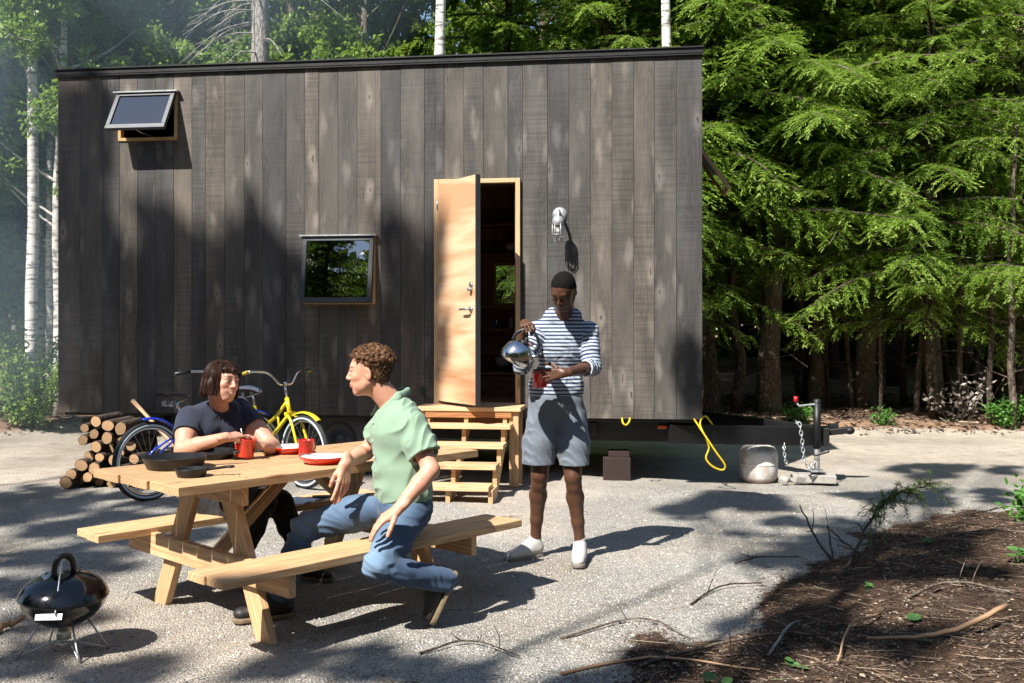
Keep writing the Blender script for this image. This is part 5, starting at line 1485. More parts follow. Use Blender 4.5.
def forest_mask(x, y):
    yb = np.interp(x, [-30, -9, -6, -4.2, -3, 2, 3.5, 8, 30], [10, 11.5, 14.5, 13.5, 13.5, 13.8, 13.6, 13.4, 12])
    return np.clip((y-yb+(fbm(x*.9, y*.9, 51)-.5)*1.6)/.6+.5, 0, 1)
def gz(x, y):
    x = np.asarray(x, float); y = np.asarray(y, float)
    s = np.clip((np.interp(x, EX, EY)-y)/1.6, 0, 1); rise = .20*s*s*(3-2*s)*np.clip((x-.2)/1.6, 0, 1)
    z = rise+(fbm(x*5, y*5, 5)-.5)*.07*np.clip(s*3, 0, 1)*np.clip((x+.5)/1.2, 0, 1)
    z = z+(fbm(x*3, y*3, 9)-.5)*.022+(fbm(x*9, y*9, 19)-.5)*.012
    f = forest_mask(x, y); z = z+f*(.12+.12*(fbm(x*1.3, y*1.3, 12)-.4))+np.clip((y-16)*.012, 0, .6)
    z = z-.07*np.exp(-((x-2.6)/1.2)**2-((y-10)/.9)**2)
    # loose gravel pushed up in front of the trailer
    rd = np.exp(-((y-(8.55-.12*(x-1)+.12*np.sin(x*2.1)))/.16)**2)*np.clip((x-.55)/.3, 0, 1)*np.clip((2.9-x)/.5, 0, 1)
    z = z+rd*(.05+.05*fbm(x*4, y*4, 77))
    dd = np.hypot(x*.0+np.clip(np.abs(x)-8, 0, 99), 0); return z+dd*.0
def axis(lo, hi, nlo, nhi, st, g=1.16):
    a = list(np.arange(nlo, nhi+1e-6, st)); s = st
    while a[-1] < hi: s *= g; a.append(a[-1]+s)
    s = st
    while a[0] > lo: s *= g; a.insert(0, a[0]-s)
    return np.array(a)
ax_, ay_ = axis(-140, 140, -4.5, 6.5, .045), axis(-60, 240, 3.2, 13.5, .05)
GX, GY = np.meshgrid(ax_, ay_, indexing='ij'); GZ = gz(GX, GY)
nx_, ny_ = GX.shape; ii = np.arange(nx_*ny_).reshape(nx_, ny_)
Fg = np.stack([ii[:-1, :-1], ii[1:, :-1], ii[1:, 1:], ii[:-1, 1:]], -1).reshape(-1, 4)
def mk_ground():
    t = NT('ground'); o = t.obj(); so = t.attr('soil', 'Fac'); fo = t.attr('forest', 'Fac'); sa = t.attr('sand', 'Fac')
    v1 = t.n('TexVoronoi', feature='F1', i_Scale=95.0); t.set(v1, 'Vector', o)
    v2 = t.n('TexVoronoi', feature='F1', i_Scale=160.0); t.set(v2, 'Vector', o)
    cell = t.n('SeparateColor', i_0=v1.outputs['Color']).outputs[0]; cell2 = t.n('SeparateColor', i_0=v2.outputs['Color']).outputs[0]
    g = t.ramp(cell, [(0, (.15, .145, .135)), (.3, (.32, .31, .29)), (.7, (.45, .43, .39)), (1, (.64, .61, .55))])
    g = t.mix(.5, g, t.ramp(cell2, [(0, (.21, .205, .19)), (.6, (.41, .39, .355)), (1, (.62, .59, .53))]))
    g = t.mix(t.ramp(t.noise(o, 1.3, 5), [(.42, 0.0), (.66, .65)]), g, (.43, .37, .29))
    g = t.mix(t.ramp(t.noise(o, 9, 5, .7), [(.6, 0.0), (.72, .75)]), g, (.16, .12, .085))
    sand = t.ramp(t.noise(o, 6, 8, .7), [(.3, (.42, .36, .29)), (.7, (.60, .53, .45))])
    c = t.mix(sa, g, sand)
    n = t.noise(o, 11, 8, .72); n3 = t.noise(o, 60, 5, .7)
    soil = t.ramp(n, [(.3, (.026, .017, .012)), (.5, (.075, .046, .030)), (.62, (.15, .095, .062)), (.75, (.26, .18, .12))])
    soil = t.mix(.6, soil, t.ramp(n3, [(.35, .35), (.65, 1.4)]), 'MULTIPLY')
    edge = t.math('ADD', so, t.math('MULTIPLY', t.math('SUBTRACT', t.noise(o, 14, 6, .7), .5), 1.1)); em = t.ramp(edge, [(.42, 0.0), (.62, 1.0)])
    c = t.mix(em, c, soil)
    lit = t.ramp(t.noise(o, 30, 6, .75), [(.3, (.15, .085, .05)), (.5, (.32, .20, .13)), (.7, (.50, .36, .26))])
    e2 = t.math('ADD', fo, t.math('MULTIPLY', t.math('SUBTRACT', t.noise(o, 8, 6, .7), .5), .9)); c = t.mix(t.ramp(e2, [(.42, 0.0), (.6, 1.0)]), c, lit)
    c = t.mix(1.0, c, t.ramp(t.noise(o, .9, 4), [(.35, .78), (.6, 1.08)]), 'MULTIPLY')
    c = t.mix(t.ramp(t.noise(t.mapping(o, (1, 1, 1), (9, 3, 0)), 3.2, 6, .7), [(.6, 0.0), (.68, .5)]), c, (.20, .165, .125))
    h = t.math('ADD', t.math('MULTIPLY', v1.outputs['Distance'], 1.0), t.noise(o, 90, 6, .75))
    t.pbr(c, .95, 0, t.bump(h, .9, .02), .15); return t.mat
M['ground'] = mk_ground()
xf, yf = GX.ravel(), GY.ravel()
sandm = np.clip((yf-9.0+.6*np.clip((xf-.5)/1.5, 0, 1)*-1+(fbm(xf*.8, yf*.8, 71)-.5)*2.4)/1.2, 0, 1)
sandm = np.maximum(sandm, np.clip((fbm(xf*.7+40, yf*.7, 73)-.56)*6, 0, .8))
g_ = mesh_np('ground', np.stack([xf, yf, GZ.ravel()], 1), Fg, M['ground'], smooth=True, attrs={'soil': ('FLOAT', soil_mask(xf, yf)), 'forest': ('FLOAT', forest_mask(xf, yf)), 'sand': ('FLOAT', sandm)})
g_['kind'] = 'structure'; g_['label'] = 'grey gravel yard with sandy track and brown soil at its edges'

# loose gravel: small stones lying on the yard
def scatter_mesh(name, pts, proto_v, proto_f, scl, mat, label, kind='stuff', tilt=1.0, flat=.6, attrs=None, cat=None):
    n = len(pts); r = np.random.RandomState(len(pts))
    a = r.rand(n)*6.283; b = (r.rand(n)-.5)*tilt*2; ca, sa_, cb, sb = np.cos(a), np.sin(a), np.cos(b), np.sin(b)
    pv = np.asarray(proto_v, float)[None]*(1+.35*(r.rand(n, len(proto_v), 3)-.5))*scl[:, None, None]
    x, y, z = pv[..., 0], pv[..., 1], pv[..., 2]*flat
    y2 = y*cb[:, None]-z*sb[:, None]; z2 = y*sb[:, None]+z*cb[:, None]
    V = np.stack([x*ca[:, None]-y2*sa_[:, None], x*sa_[:, None]+y2*ca[:, None], z2], -1)+pts[:, None]
    Fq = (np.asarray(proto_f)[None]+np.arange(n)[:, None, None]*len(proto_v)).reshape(-1, np.asarray(proto_f).shape[1])
    rn = np.repeat(r.rand(n), len(proto_v))
    o = mesh_np(name, V.reshape(-1, 3), Fq, mat, smooth=False, attrs={'rnd': ('FLOAT', rn)})
    o['kind'] = kind; o['label'] = label
    return o
OCT = [(1, 0, 0), (-1, 0, 0), (0, 1, 0), (0, -1, 0), (0, 0, 1), (0, 0, -1)]; OCF = [(0, 2, 4), (2, 1, 4), (1, 3, 4), (3, 0, 4), (2, 0, 5), (1, 2, 5), (3, 1, 5), (0, 3, 5)]
def mk_stone():
    t = NT('stone'); rn = t.attr('rnd', 'Fac')
    c = t.ramp(rn, [(0, (.13, .125, .115)), (.3, (.30, .29, .27)), (.7, (.43, .41, .375)), (.9, (.62, .60, .56)), (1, (.36, .27, .2))]); t.pbr(c, .85); return t.mat
M['stone'] = mk_stone()
r = np.random.RandomState(2); N = 110000
D_ = 3.6+5.4*r.rand(N)**1.5; X_ = (r.rand(N)*1.10-.55)*D_
sm_ = soil_mask(X_, D_); ok = (r.rand(N) > np.clip(sm_*1.3, 0, .99)); X_, D_ = X_[ok], D_[ok]
sz = r.uniform(.002, .0055, len(X_))*(1+.9*(r.rand(len(X_)) > .97))
scatter_mesh('gravel', np.stack([X_, D_, gz(X_, D_)+sz*.15], 1), OCT, OCF, sz, M['stone'], 'loose grey crushed stone covering the yard')

# leaf litter, chips and twigs on the soil
def mk_litter():
    t = NT('litter'); rn = t.attr('rnd', 'Fac')
    c = t.ramp(rn, [(0, (.03, .02, .015)), (.4, (.085, .055, .038)), (.7, (.16, .105, .07)), (.9, (.25, .18, .125)), (.985, (.34, .27, .20)), (1, (.10, .15, .05))]); t.pbr(c, .8); return t.mat
M['litter'] = mk_litter()
N = 85000; D_ = 3.5+5.5*r.rand(N)**1.3; X_ = (r.rand(N)*1.15-.58)*D_; sm_ = soil_mask(X_, D_-.25*r.rand(N)); ok = (r.rand(N) < sm_*np.clip((fbm(X_*3.1, D_*3.1, 91)-.30)*3.2, .06, 1)+.004)&(sm_ > .02); X_, D_ = X_[ok], D_[ok]
LEAF = [(-1, -.02, 0), (0, -.42, .14), (1, 0, 0), (0, .42, .14)]
sz = r.uniform(.003, .013, len(X_))*(1+.8*(r.rand(len(X_)) > .96)); scatter_mesh('leaf_litter', np.stack([X_, D_, gz(X_, D_)+sz*.35], 1), LEAF, [(0, 1, 2, 3)], sz, M['litter'], 'brown dead leaves and bark chips on the soil', flat=1.0, tilt=.7)
N = 26000; D_ = r.uniform(12.8, 19, N); X_ = (r.rand(N)*1.2-.6)*D_; ok = forest_mask(X_, D_) > r.rand(N)*.9+.05; X_, D_ = X_[ok], D_[ok]
sz = r.uniform(.02, .06, len(X_)); scatter_mesh('leaf_litter', np.stack([X_, D_, gz(X_, D_)+sz*.3], 1), LEAF, [(0, 1, 2, 3)], sz, M['litter'], 'brown dead leaves along the forest edge', flat=1.0, tilt=.8)
TW = [(-1, -.018, 0), (-1, .018, 0), (-1, 0, .03), (1, -.012, .02), (1, .012, .02), (1, 0, .045)]; TWF = [(0, 3, 4, 1), (1, 4, 5, 2), (2, 5, 3, 0)]
N = 6200; D_ = 3.6+5.2*r.rand(N)**1.2; X_ = (r.rand(N)*1.15-.58)*D_; sm_ = soil_mask(X_, D_); ok = (r.rand(N) < sm_*.8+.03); X_, D_ = X_[ok], D_[ok]
sz = r.uniform(.015, .085, len(X_)); scatter_mesh('twig_litter', np.stack([X_, D_, gz(X_, D_)+.006], 1), TW, TWF, sz, M['litter'], 'fine dead twigs scattered over the soil', flat=1.0, tilt=.25)

# ================================================================== vegetation
def mk_leaf(name, stops, trans=.35, rough=.5, tr_col=(.28, .42, .05)):
    t = NT(name); rn = t.attr('rnd', 'Fac'); c = t.ramp(rn, stops)
    b = t.n('BsdfPrincipled'); t.set(b, 'Base Color', c); t.set(b, 'Roughness', rough); t.set(b, 'Specular IOR Level', .35)
    tl = t.n('BsdfTranslucent'); t.set(tl, 'Color', t.mix(.65, c, tr_col))
    mx = t.n('MixShader'); t.set(mx, 0, trans); t.set(mx, 1, b.outputs[0]); t.set(mx, 2, tl.outputs[0])
    t.t.links.new(mx.outputs[0], t.out.inputs[0]); return t.mat
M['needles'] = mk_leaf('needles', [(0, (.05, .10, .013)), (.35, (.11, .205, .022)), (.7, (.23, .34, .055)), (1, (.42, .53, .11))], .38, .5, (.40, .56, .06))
M['needles_blue'] = mk_leaf('needles_blue', [(0, (.022, .055, .018)), (.6, (.055, .12, .028)), (1, (.11, .19, .045))], .25)
M['broad'] = mk_leaf('broad', [(0, (.12, .21, .03)), (.6, (.22, .34, .06)), (1, (.33, .45, .11))], .45, .42)
M['far_leaf'] = mk_leaf('far_leaf', [(0, (.045, .10, .015)), (1, (.10, .18, .03))], .05, .5)
M['young_leaf'] = mk_leaf('young_leaf', [(0, (.05, .12, .02)), (.6, (.07, .2, .03)), (1, (.12, .28, .06))], .3)
M['dry_needles'] = mk_leaf('dry_needles', [(0, (.12, .17, .04)), (.6, (.10, .18, .05)), (1, (.20, .24, .09))], .3)

def leaf_quads(B_, D_, N_, L, W, rn):
    """diamond leaves: base points, directions, normals"""
    S = np.cross(D_, N_); S /= (np.linalg.norm(S, axis=1)[:, None]+1e-9)
    L = L[:, None]; W = W[:, None]
    V = np.stack([B_, B_+D_*L*.45-S*W*.5, B_+D_*L, B_+D_*L*.45+S*W*.5], 1)
    n = len(B_); return V.reshape(-1, 3), np.arange(4*n).reshape(n, 4), np.repeat(rn, 4)
def unit(a): return a/(np.linalg.norm(a, axis=-1)[..., None]+1e-9)

def hemlock(seed, H, z0, maxL, nl, bark, needles, rbase=.13, lean=(0, 0), sp=.034, ll=.062, lw=.022, shape=.8, dead=0):
    r = np.random.RandomState(seed)
    tz = np.linspace(0, H, 14); wob = np.cumsum(r.normal(0, .03, (14, 2)), 0); wob -= wob[0]
    tp = np.stack([wob[:, 0]+lean[0]*tz, wob[:, 1]+lean[1]*tz, tz-.1], 1)
    tm = MB(); tm.tube(tp, rbase*(1-tz/H)**.8*(1+.35*np.exp(-tz/.35))+.012, 12)
    at = lambda z: np.array([np.interp(z, tz, tp[:, 0]), np.interp(z, tz, tp[:, 1]), z])
    Bs, Ds, Ns, Rs = [], [], [], []
    for i in range(nl):
        u = (i+r.rand())/nl; z = z0+(H-z0)*u**1.05*.985
        L = maxL*(1-u)**shape*r.uniform(.45, 1.15)+.15
        if u < .08: L *= r.uniform(.55, 1)
        az = i*2.399+r.normal(0, .35); d = np.array([math.cos(az), math.sin(az), 0]); rise = r.uniform(.0, .25)+.3*u; droop = r.uniform(.15, .55)*(1-.5*u)
        side = np.array([-d[1], d[0], 0]); bend = r.normal(0, .12); b0 = at(z)
        path = lambda t: b0+np.outer(t, d)*L+np.outer(t*t, side)*bend*L+np.outer(rise*t-droop*t*t, [0, 0, 1.0])*L
        tt = np.linspace(0, 1, 7); tm.tube(path(tt), (.010+.012*L)*(1-tt*.85), 4, cap=False)
        n = max(4, int(L/.066)); tj = np.repeat(np.linspace(.12, .98, n), 2); sg = np.tile([1., -1.], n); tj = np.clip(tj+r.normal(0, .012, 2*n), .05, 1)
        pj = path(tj); tl = (.22*L*(1-tj)**.45*np.clip(tj*4, .3, 1)+.10)*r.uniform(.65, 1.2, 2*n)
        tang = unit(path(tj+.02)-path(tj-.02)); td = unit(tang*.55+side*sg[:, None]*.95+np.array([0, 0, 1])*r.normal(-.12, .26, 2*n)[:, None]+r.normal(0, .20, (2*n, 3)))
        for j in range(2*n):
            m = max(3, int(tl[j]/sp)); s_ = (np.arange(m)+r.rand(m)*.6)/m
            pp = pj[j]+np.outer(s_, td[j])*tl[j]; pp[:, 2] -= tl[j]*.35*s_**2
            td2 = td[j]-np.array([0, 0, .6])*0; sd = unit(np.cross(td[j], [0, 0, 1]))
            for q in (1, -1):
                dd = unit(td2*.8+sd*q*.65+r.normal(0, .26, (m, 3))-np.outer(s_, [0, 0, .35]))
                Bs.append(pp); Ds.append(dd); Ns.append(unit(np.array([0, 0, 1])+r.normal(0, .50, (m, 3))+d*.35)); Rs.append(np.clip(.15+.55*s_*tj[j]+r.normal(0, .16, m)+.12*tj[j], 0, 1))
    B_ = np.concatenate(Bs); D2 = np.concatenate(Ds); N2 = np.concatenate(Ns); R2 = np.concatenate(Rs); n = len(B_)
    V, Fq, rn = leaf_quads(B_, D2, N2, ll*r.uniform(.6, 1.35, n), lw*r.uniform(.7, 1.3, n), R2)
    if dead:      # dead snags low on the trunk
        for i in range(dead):
            z = r.uniform(.5, z0); az = r.rand()*6.28; L = r.uniform(.3, .9); d = np.array([math.cos(az), math.sin(az), r.uniform(-.3, .2)]); p = at(z)
            tm.tube([p, p+d*L*.5, p+d*L+np.array([0, 0, -.1*L])], [.011, .008, .003], 4, cap=False)
    return tm, (V, Fq, rn), bark, needles
def link_tree(name, parts, loc, label, group=None, cat='tree'):
    tm, (V, Fq, rn), bark, needles = parts
    e = empty(name, tuple(loc), 0, label, cat, group)
    tm.build('trunk', bark, e)
    mesh_np('crown', V, Fq, needles, e, None, False, {'rnd': ('FLOAT', rn)})
    return e
def tree_copy(src, x, y, rz, sc, label, group=None):
    c = copy_tree(src); c.location = (x, y, float(gz(x, y))-.05); c.rotation_euler = (0, 0, rz); c.scale = (sc, sc, sc); c['label'] = label
    if group: c['group'] = group
    return c
def broadleaf(seed, H, clumps, bark, leaf, rbase=.1, nleaf=30000, ll=.075, lw=.055, lean=(0, 0), limb=1.0):
    """clumps: (x, y, z, radius) relative to the tree's base; limbs run from the trunk to each clump"""
    r = np.random.RandomState(seed)
    tz = np.linspace(0, H, 12); wob = np.cumsum(r.normal(0, .035, (12, 2)), 0); wob -= wob[0]
    tp = np.stack([wob[:, 0]+lean[0]*tz, wob[:, 1]+lean[1]*tz, tz-.1], 1)
    tm = MB(); tm.tube(tp, rbase*(1-tz/H)**.7*(1+.25*np.exp(-tz/.3))+.010, 12)
    at = lambda z: np.array([np.interp(z, tz, tp[:, 0]), np.interp(z, tz, tp[:, 1]), z])
    vol = sum(c[3]**2 for c in clumps); Bs, Ds, Ns = [], [], []
    for c in clumps:
        c0 = np.array(c[:3], float); rad = c[3]; hd = math.hypot(c0[0]-at(min(c0[2], H))[0], c0[1]-at(min(c0[2], H))[1])
        st = at(np.clip(c0[2]-hd*.7-rad*.3, H*.12, H*.97)); mid = (st+c0)/2+np.array([0, 0, -.08*hd]); rr = (.012+.012*hd)*limb
        tm.tube(spl([st, mid, c0], 4), np.linspace(rr, .008, 9), 5, cap=False)
        nn = max(30, int(nleaf*rad**2/vol)); nt = max(4, nn//28)
        ed = unit(r.normal(size=(nt, 3))); er = rad*r.uniform(.25, 1.0, nt)**.6; tips = c0+ed*er[:, None]*[1, 1, .8]
        for k in range(min(nt, 9)): tm.tube([c0, (c0+tips[k])/2+r.normal(0, .03, 3), tips[k]], [.009*limb, .006*limb, .003*limb], 4, cap=False)
        k = r.randint(0, nt, nn); fr = r.rand(nn)**.7
        pos = tips[k]+unit(r.normal(size=(nn, 3)))*(.05+.17*rad*r.rand(nn))[:, None]-(ed[k]*(rad*.25*fr)[:, None])
        Bs.append(pos); Ds.append(unit(ed[k]*.5+r.normal(0, .6, (nn, 3))+np.array([0, 0, -.35]))); Ns.append(unit(np.array([-.2, -.35, .75])+r.normal(0, .55, (nn, 3))))
    B_ = np.concatenate(Bs); n = len(B_)
    V, Fq, rn = leaf_quads(B_, np.concatenate(Ds), np.concatenate(Ns), ll*r.uniform(.6, 1.3, n), lw*r.uniform(.6, 1.3, n), np.clip(r.normal(.5, .22, n), 0, 1))
    return tm, (V, Fq, rn), bark, leaf

# ---- conifers at the right edge of the clearing
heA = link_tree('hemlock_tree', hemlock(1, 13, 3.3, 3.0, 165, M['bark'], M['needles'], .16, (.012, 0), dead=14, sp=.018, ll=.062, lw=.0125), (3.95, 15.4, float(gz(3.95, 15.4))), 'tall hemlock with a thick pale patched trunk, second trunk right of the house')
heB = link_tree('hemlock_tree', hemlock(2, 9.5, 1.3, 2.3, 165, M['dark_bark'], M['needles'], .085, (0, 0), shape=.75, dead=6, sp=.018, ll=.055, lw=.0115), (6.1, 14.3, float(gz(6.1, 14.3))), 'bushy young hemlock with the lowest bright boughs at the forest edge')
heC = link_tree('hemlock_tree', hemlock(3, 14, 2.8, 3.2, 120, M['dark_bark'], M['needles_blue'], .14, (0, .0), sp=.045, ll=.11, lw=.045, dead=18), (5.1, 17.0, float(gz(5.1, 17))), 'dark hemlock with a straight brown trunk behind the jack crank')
LB = [('heA', 3.15, 16.6, 1.2, 1.0, 'hemlock with a leaning grey brown trunk, nearest the house corner'), ('heA', 4.95, 16.2, 2.2, .86, 'hemlock whose lit boughs hang above the drawbar jack'),
      ('heB', 7.6, 15.0, 4.0, 1.0, 'young hemlock with tiered boughs at the right rim of the photo'), ('heA', 6.9, 16.4, 3.4, .95, 'hemlock behind the young tiered one, upper boughs lit'),
      ('heA', 5.6, 15.9, .3, .93, 'hemlock with overlapping lit boughs left of the young tiered one'), ('heB', 3.0, 15.0, 5.6, 1.35, 'hemlock with the boughs that hang just past the house corner'), ('heA', 8.3, 16.8, 5.0, 1.0, 'hemlock filling the upper right corner'), ('heA', 3.3, 18.6, .6, 1.1, 'hemlock between the house corner and the thick pale trunk, deeper in'), ('heA', 2.2, 18.0, 5.2, 1.05, 'hemlock rising behind the house roof at its right end')]
srcs = {'heA': heA, 'heB': heB, 'heC': heC}
for s_, x, y, rz, sc, lb in LB: tree_copy(srcs[s_], x, y, rz, sc, lb)
rs = random.Random(21)
gp = 'shaded conifers standing deeper in the forest'
for k in range(22):
    x = rs.uniform(1.0, 18) if k < 22 else rs.uniform(-15, 3); y = rs.uniform(19.5, 32) if k < 22 else rs.uniform(20, 32)
    tree_copy(rs.choice([heC, heC, heA]), x, y, rs.random()*6.28, rs.uniform(.9, 1.25), 'shaded conifer deeper in the forest behind the front row', gp)
# thin bare understory stems, one by one
gp2 = 'thin bare stems in the dark forest edge'
st_src = []
for s in range(3):
    r2 = np.random.RandomState(60+s); tz = np.linspace(0, 4.2, 10); w = np.cumsum(r2.normal(0, .028, (10, 2)), 0)
    m = MB(); m.tube(np.stack([w[:, 0]-w[0, 0], w[:, 1]-w[0, 1], tz-.1], 1), np.linspace(.045, .02, 10), 8)
    for q in range(12):
        z = r2.uniform(.6, 5.5); az = r2.rand()*6.28; L = r2.uniform(.25, .8); p = np.array([np.interp(z, tz, w[:, 0]-w[0, 0]), np.interp(z, tz, w[:, 1]-w[0, 1]), z]); d = np.array([math.cos(az), math.sin(az), r2.uniform(-.2, .5)])
        m.tube([p, p+d*L*.5, p+d*L+np.array([0, 0, .08])], [.009, .006, .002], 4, cap=False)
    st_src.append(m)
STEMS = [(712, 15.5, 1.0), (735, 15.2, 2.4), (852, 15.6, 1.0), (880, 15.0, .8), (905, 16.5, 1.5), (917, 14.8, 1.2), (938, 14.4, 1.0), (962, 14.2, 1.1), (990, 14.0, 1.0), (1012, 13.6, 1.3), (1021, 15, 2.0), (868, 17, 1.4), (800, 18, 1.6), (780, 17, 1.2), (948, 17, 1.6), (975, 17.5, 1.8), (930, 18.5, 2.0), (830, 16, 1.0)]
first = {}
for k, (px, D, w_) in enumerate(STEMS):
    s = k % 3; x = (px-512)*D/F
    if s not in first:
        e = empty('bare_stem', (x, D, float(gz(x, D))), rs.random()*6, 'thin bare dead stem standing in the dark forest edge', 'tree', gp2); st_src[s].build('trunk', M['bark'] if s == 0 else M['dark_bark'], e); first[s] = e
    else: e = copy_tree(first[s]); e.location = (x, D, float(gz(x, D))); e.rotation_euler = (0, 0, rs.random()*6)
    e.scale = (w_*.9, w_*.9, 1)
# ---- broadleaf trees and birches on the left and behind the house
def crown(seed, H, zlo, R0, n, rad=(.5, .95)):
    r = np.random.RandomState(seed); out = []
    for i in range(n):
        u = (i+.5)/n; z = zlo+(H-zlo)*u; w = R0*math.sin(math.pi*min(1, (.18+.82*u)))**.6*(1-.25*u); a = i*2.4+r.normal(0, .3); q = w*math.sqrt(r.uniform(.15, 1))
        out.append((q*math.cos(a), q*math.sin(a), z, r.uniform(*rad)))
    return out
brA = link_tree('maple_tree', broadleaf(5, 11, crown(5, 11.3, 1.8, 2.6, 40), M['bark'], M['broad'], .13, 60000, .10, .08), (-9.2, 15.5, 0), 'broad leafy tree with low green foliage at the left rim')
brB = link_tree('birch_tree', broadleaf(6, 11.5, crown(6, 12, 3.6, 2.0, 34, (.45, .85)), M['birch'], M['broad'], .085, 48000, .085, .065, (.012, .0)), (-7.55, 16.0, 0), 'white birch with a forked slim trunk left of the house')
XL = [('a', -10.5, 21, 1.0, 1.0, 'leafy tree behind the one at the left rim'), ('b', -8.3, 18.2, 2.0, 1.05, 'second slim birch further back left of the house'), ('b', -9.3, 13.8, 4.0, .9, 'pale birch trunk leaning at the far left edge'),
      ('a', -7.0, 20.5, 3.0, 1.15, 'leafy tree behind the left corner of the house'), ('a', -3.9, 17.8, 1.5, 1.1, 'leafy tree above the roof behind the dead grey trunk'), 
      ('a', -1.9, 19.5, 5.0, 1.1, 'leafy tree above the roof left of the white birch'), ('a', .6, 19.0, 2.2, 1.1, 'leafy tree above the roof right of the white birch'), ('a', -5.6, 22, .8, 1.0, 'tall leafy tree far behind the upper awning window'),
      ('b', -6.6, 14.6, 5.5, .85, 'small birch close behind the house corner')]
for s_, x, y, rz, sc, lb in XL: tree_copy(brA if s_ == 'a' else brB, x, y, rz, sc, lb)
brC = link_tree('birch_tree', broadleaf(9, 12, crown(9, 12.4, 7.2, 1.5, 16, (.4, .7)), M['birch'], M['broad'], .095, 16000, .085, .065, (.010, .0)), (-.95, 13.7, float(gz(-.95, 13.7))), 'white birch trunk rising above the middle of the roof')
tree_copy(brC, 2.12, 13.9, 2.8, .95, 'white birch trunk above the right end of the roof')
tree_copy(brC, -6.75, 14.0, 4.0, .9, 'slim white birch nearest the left end of the house')
tree_copy(brC, -6.95, 15.1, 1.0, .7, 'thinnest white birch, behind the nearest one at the left')
tree_copy(brA, -8.3, 17.2, 2.6, 1.15, 'tall leafy tree filling the gap between the birches and the house')
tree_copy(brA, -6.9, 18.4, 3.9, 1.05, 'leafy tree above the left end of the roof')
tree_copy(brA, -6.3, 16.8, 2.9, .9, 'leafy tree with bright leaves above the roof left of the dead grey trunk')
tree_copy(brA, -2.4, 16.0, 4.1, .85, 'leafy tree with bright leaves above the roof right of the dead grey trunk')
tree_copy(brB, -10.6, 16.4, 5.1, 1.0, 'third birch at the far left, half behind the low leafy tree')
tree_copy(heC, -6.4, 21.0, .9, 1.0, 'conifer above the left end of the roof')
tree_copy(heB, -.1, 15.2, 4.4, 1.05, 'conifer with bright boughs above the roof beside the white birch')
tree_copy(heB, 1.3, 15.0, 3.3, 1.1, 'conifer with bright boughs above the roof over the door')
# dead grey trunk above the roof
e = empty('dead_tree', (-3.5, 13.9, 0), 0, 'dead grey conifer trunk with bare drooping twigs above the roof', 'tree')
m = MB(); tz = np.linspace(0, 12, 8); m.tube(np.stack([.02*tz*0, 0*tz, tz], 1), np.linspace(.16, .09, 8), 12)
r2 = np.random.RandomState(9)
for q in range(46):
    z = r2.uniform(4.2, 8.5); az = r2.rand()*6.28; L = r2.uniform(.5, 1.5); d = np.array([math.cos(az), math.sin(az), 0]); p = np.array([0, 0, z])
    pts = spl([p, p+d*L*.5+(0, 0, -.12*L), p+d*L+(0, 0, -.5*L)], 4); m.tube(pts, np.linspace(.014, .003, len(pts)), 4, cap=False)
    for w in range(4):
        b = pts[3+w]; d2 = unit(d+r2.normal(0, .7, 3)); m.tube([b, b+d2*.25+np.array([0, 0, -.08])], [.004, .002], 3, cap=False)
m.build('trunk', M['grey_bark'], e)
# far woods closing the view
r2 = np.random.RandomState(90); n = 110000
a = r2.uniform(-1.0, 1.0, n); rr = r2.uniform(34, 46, n); B_ = np.stack([np.sin(a)*rr, np.cos(a)*rr, r2.rand(n)**.8*(15+4*np.sin(a*17)+3*np.sin(a*41))*np.where(a < .05, .58, 1.0)], 1)
V, Fq, rn = leaf_quads(B_, unit(r2.normal(size=(n, 3))+[0, 0, -.4]), unit(np.array([0, -.8, .5])+r2.normal(0, .5, (n, 3))), r2.uniform(.35, .8, n), r2.uniform(.3, .6, n), np.clip(r2.normal(.4, .2, n), 0, 1))
fw = mesh_np('distant_woods', V, Fq, M['needles_blue'], smooth=False, attrs={'rnd': ('FLOAT', rn)}); fw['kind'] = 'stuff'; fw['label'] = 'dense dark woods far behind the clearing'

# ---- shrubs and ground plants along the forest edge
def shrub(name, x, y, h, w, n, mat, label, seed, ll=.06, lw=.04, group=None):
    r = np.random.RandomState(seed); z0 = float(gz(x, y)); e = empty(name, (x, y, z0), 0, label, 'shrub', group)
    m = MB(); Bs = []; Ds = []; ns = max(5, int(w*14))
    for i in range(ns):
        a = r.rand()*6.28; q = r.uniform(.2, 1)*w*.5; tip = np.array([math.cos(a)*q, math.sin(a)*q*.7, h*r.uniform(.5, 1)]); b = tip*[.35, .35, 0]
        m.tube([b, (b+tip)/2+r.normal(0, .03, 3), tip], [.007, .005, .002], 4, cap=False); k = n//ns; t = r.rand(k)**.6
        Bs.append(b+(tip-b)*t[:, None]+r.normal(0, .04, (k, 3))); Ds.append(unit(r.normal(size=(k, 3))+tip*.5))
    m.build('stems', M['dark_bark'], e); B_ = np.concatenate(Bs); D2 = np.concatenate(Ds); k = len(B_); B_[:, 2] = np.maximum(B_[:, 2], .02)
    V, Fq, rn = leaf_quads(B_, D2, unit(np.array([0, -.3, .8])+r.normal(0, .4, (k, 3))), ll*r.uniform(.6, 1.3, k), lw*r.uniform(.6, 1.3, k), r.rand(k))
    mesh_np('leaves', V, Fq, mat, e, None, False, {'rnd': ('FLOAT', rn)}); return e
M['pale_dead'] = mk_leaf('pale_dead', [(0, (.18, .14, .12)), (.5, (.34, .28, .25)), (1, (.5, .45, .42))], .2)
shrub('dead_shrub', 6.25, 14.0, .7, 1.3, 230, M['pale_dead'], 'shrub with withered pale leaves at the forest edge by the bare stems', 3, .08, .05)
shrub('fern', 6.75, 13.6, .35, .6, 500, M['young_leaf'], 'small green fern before the withered shrub', 4)
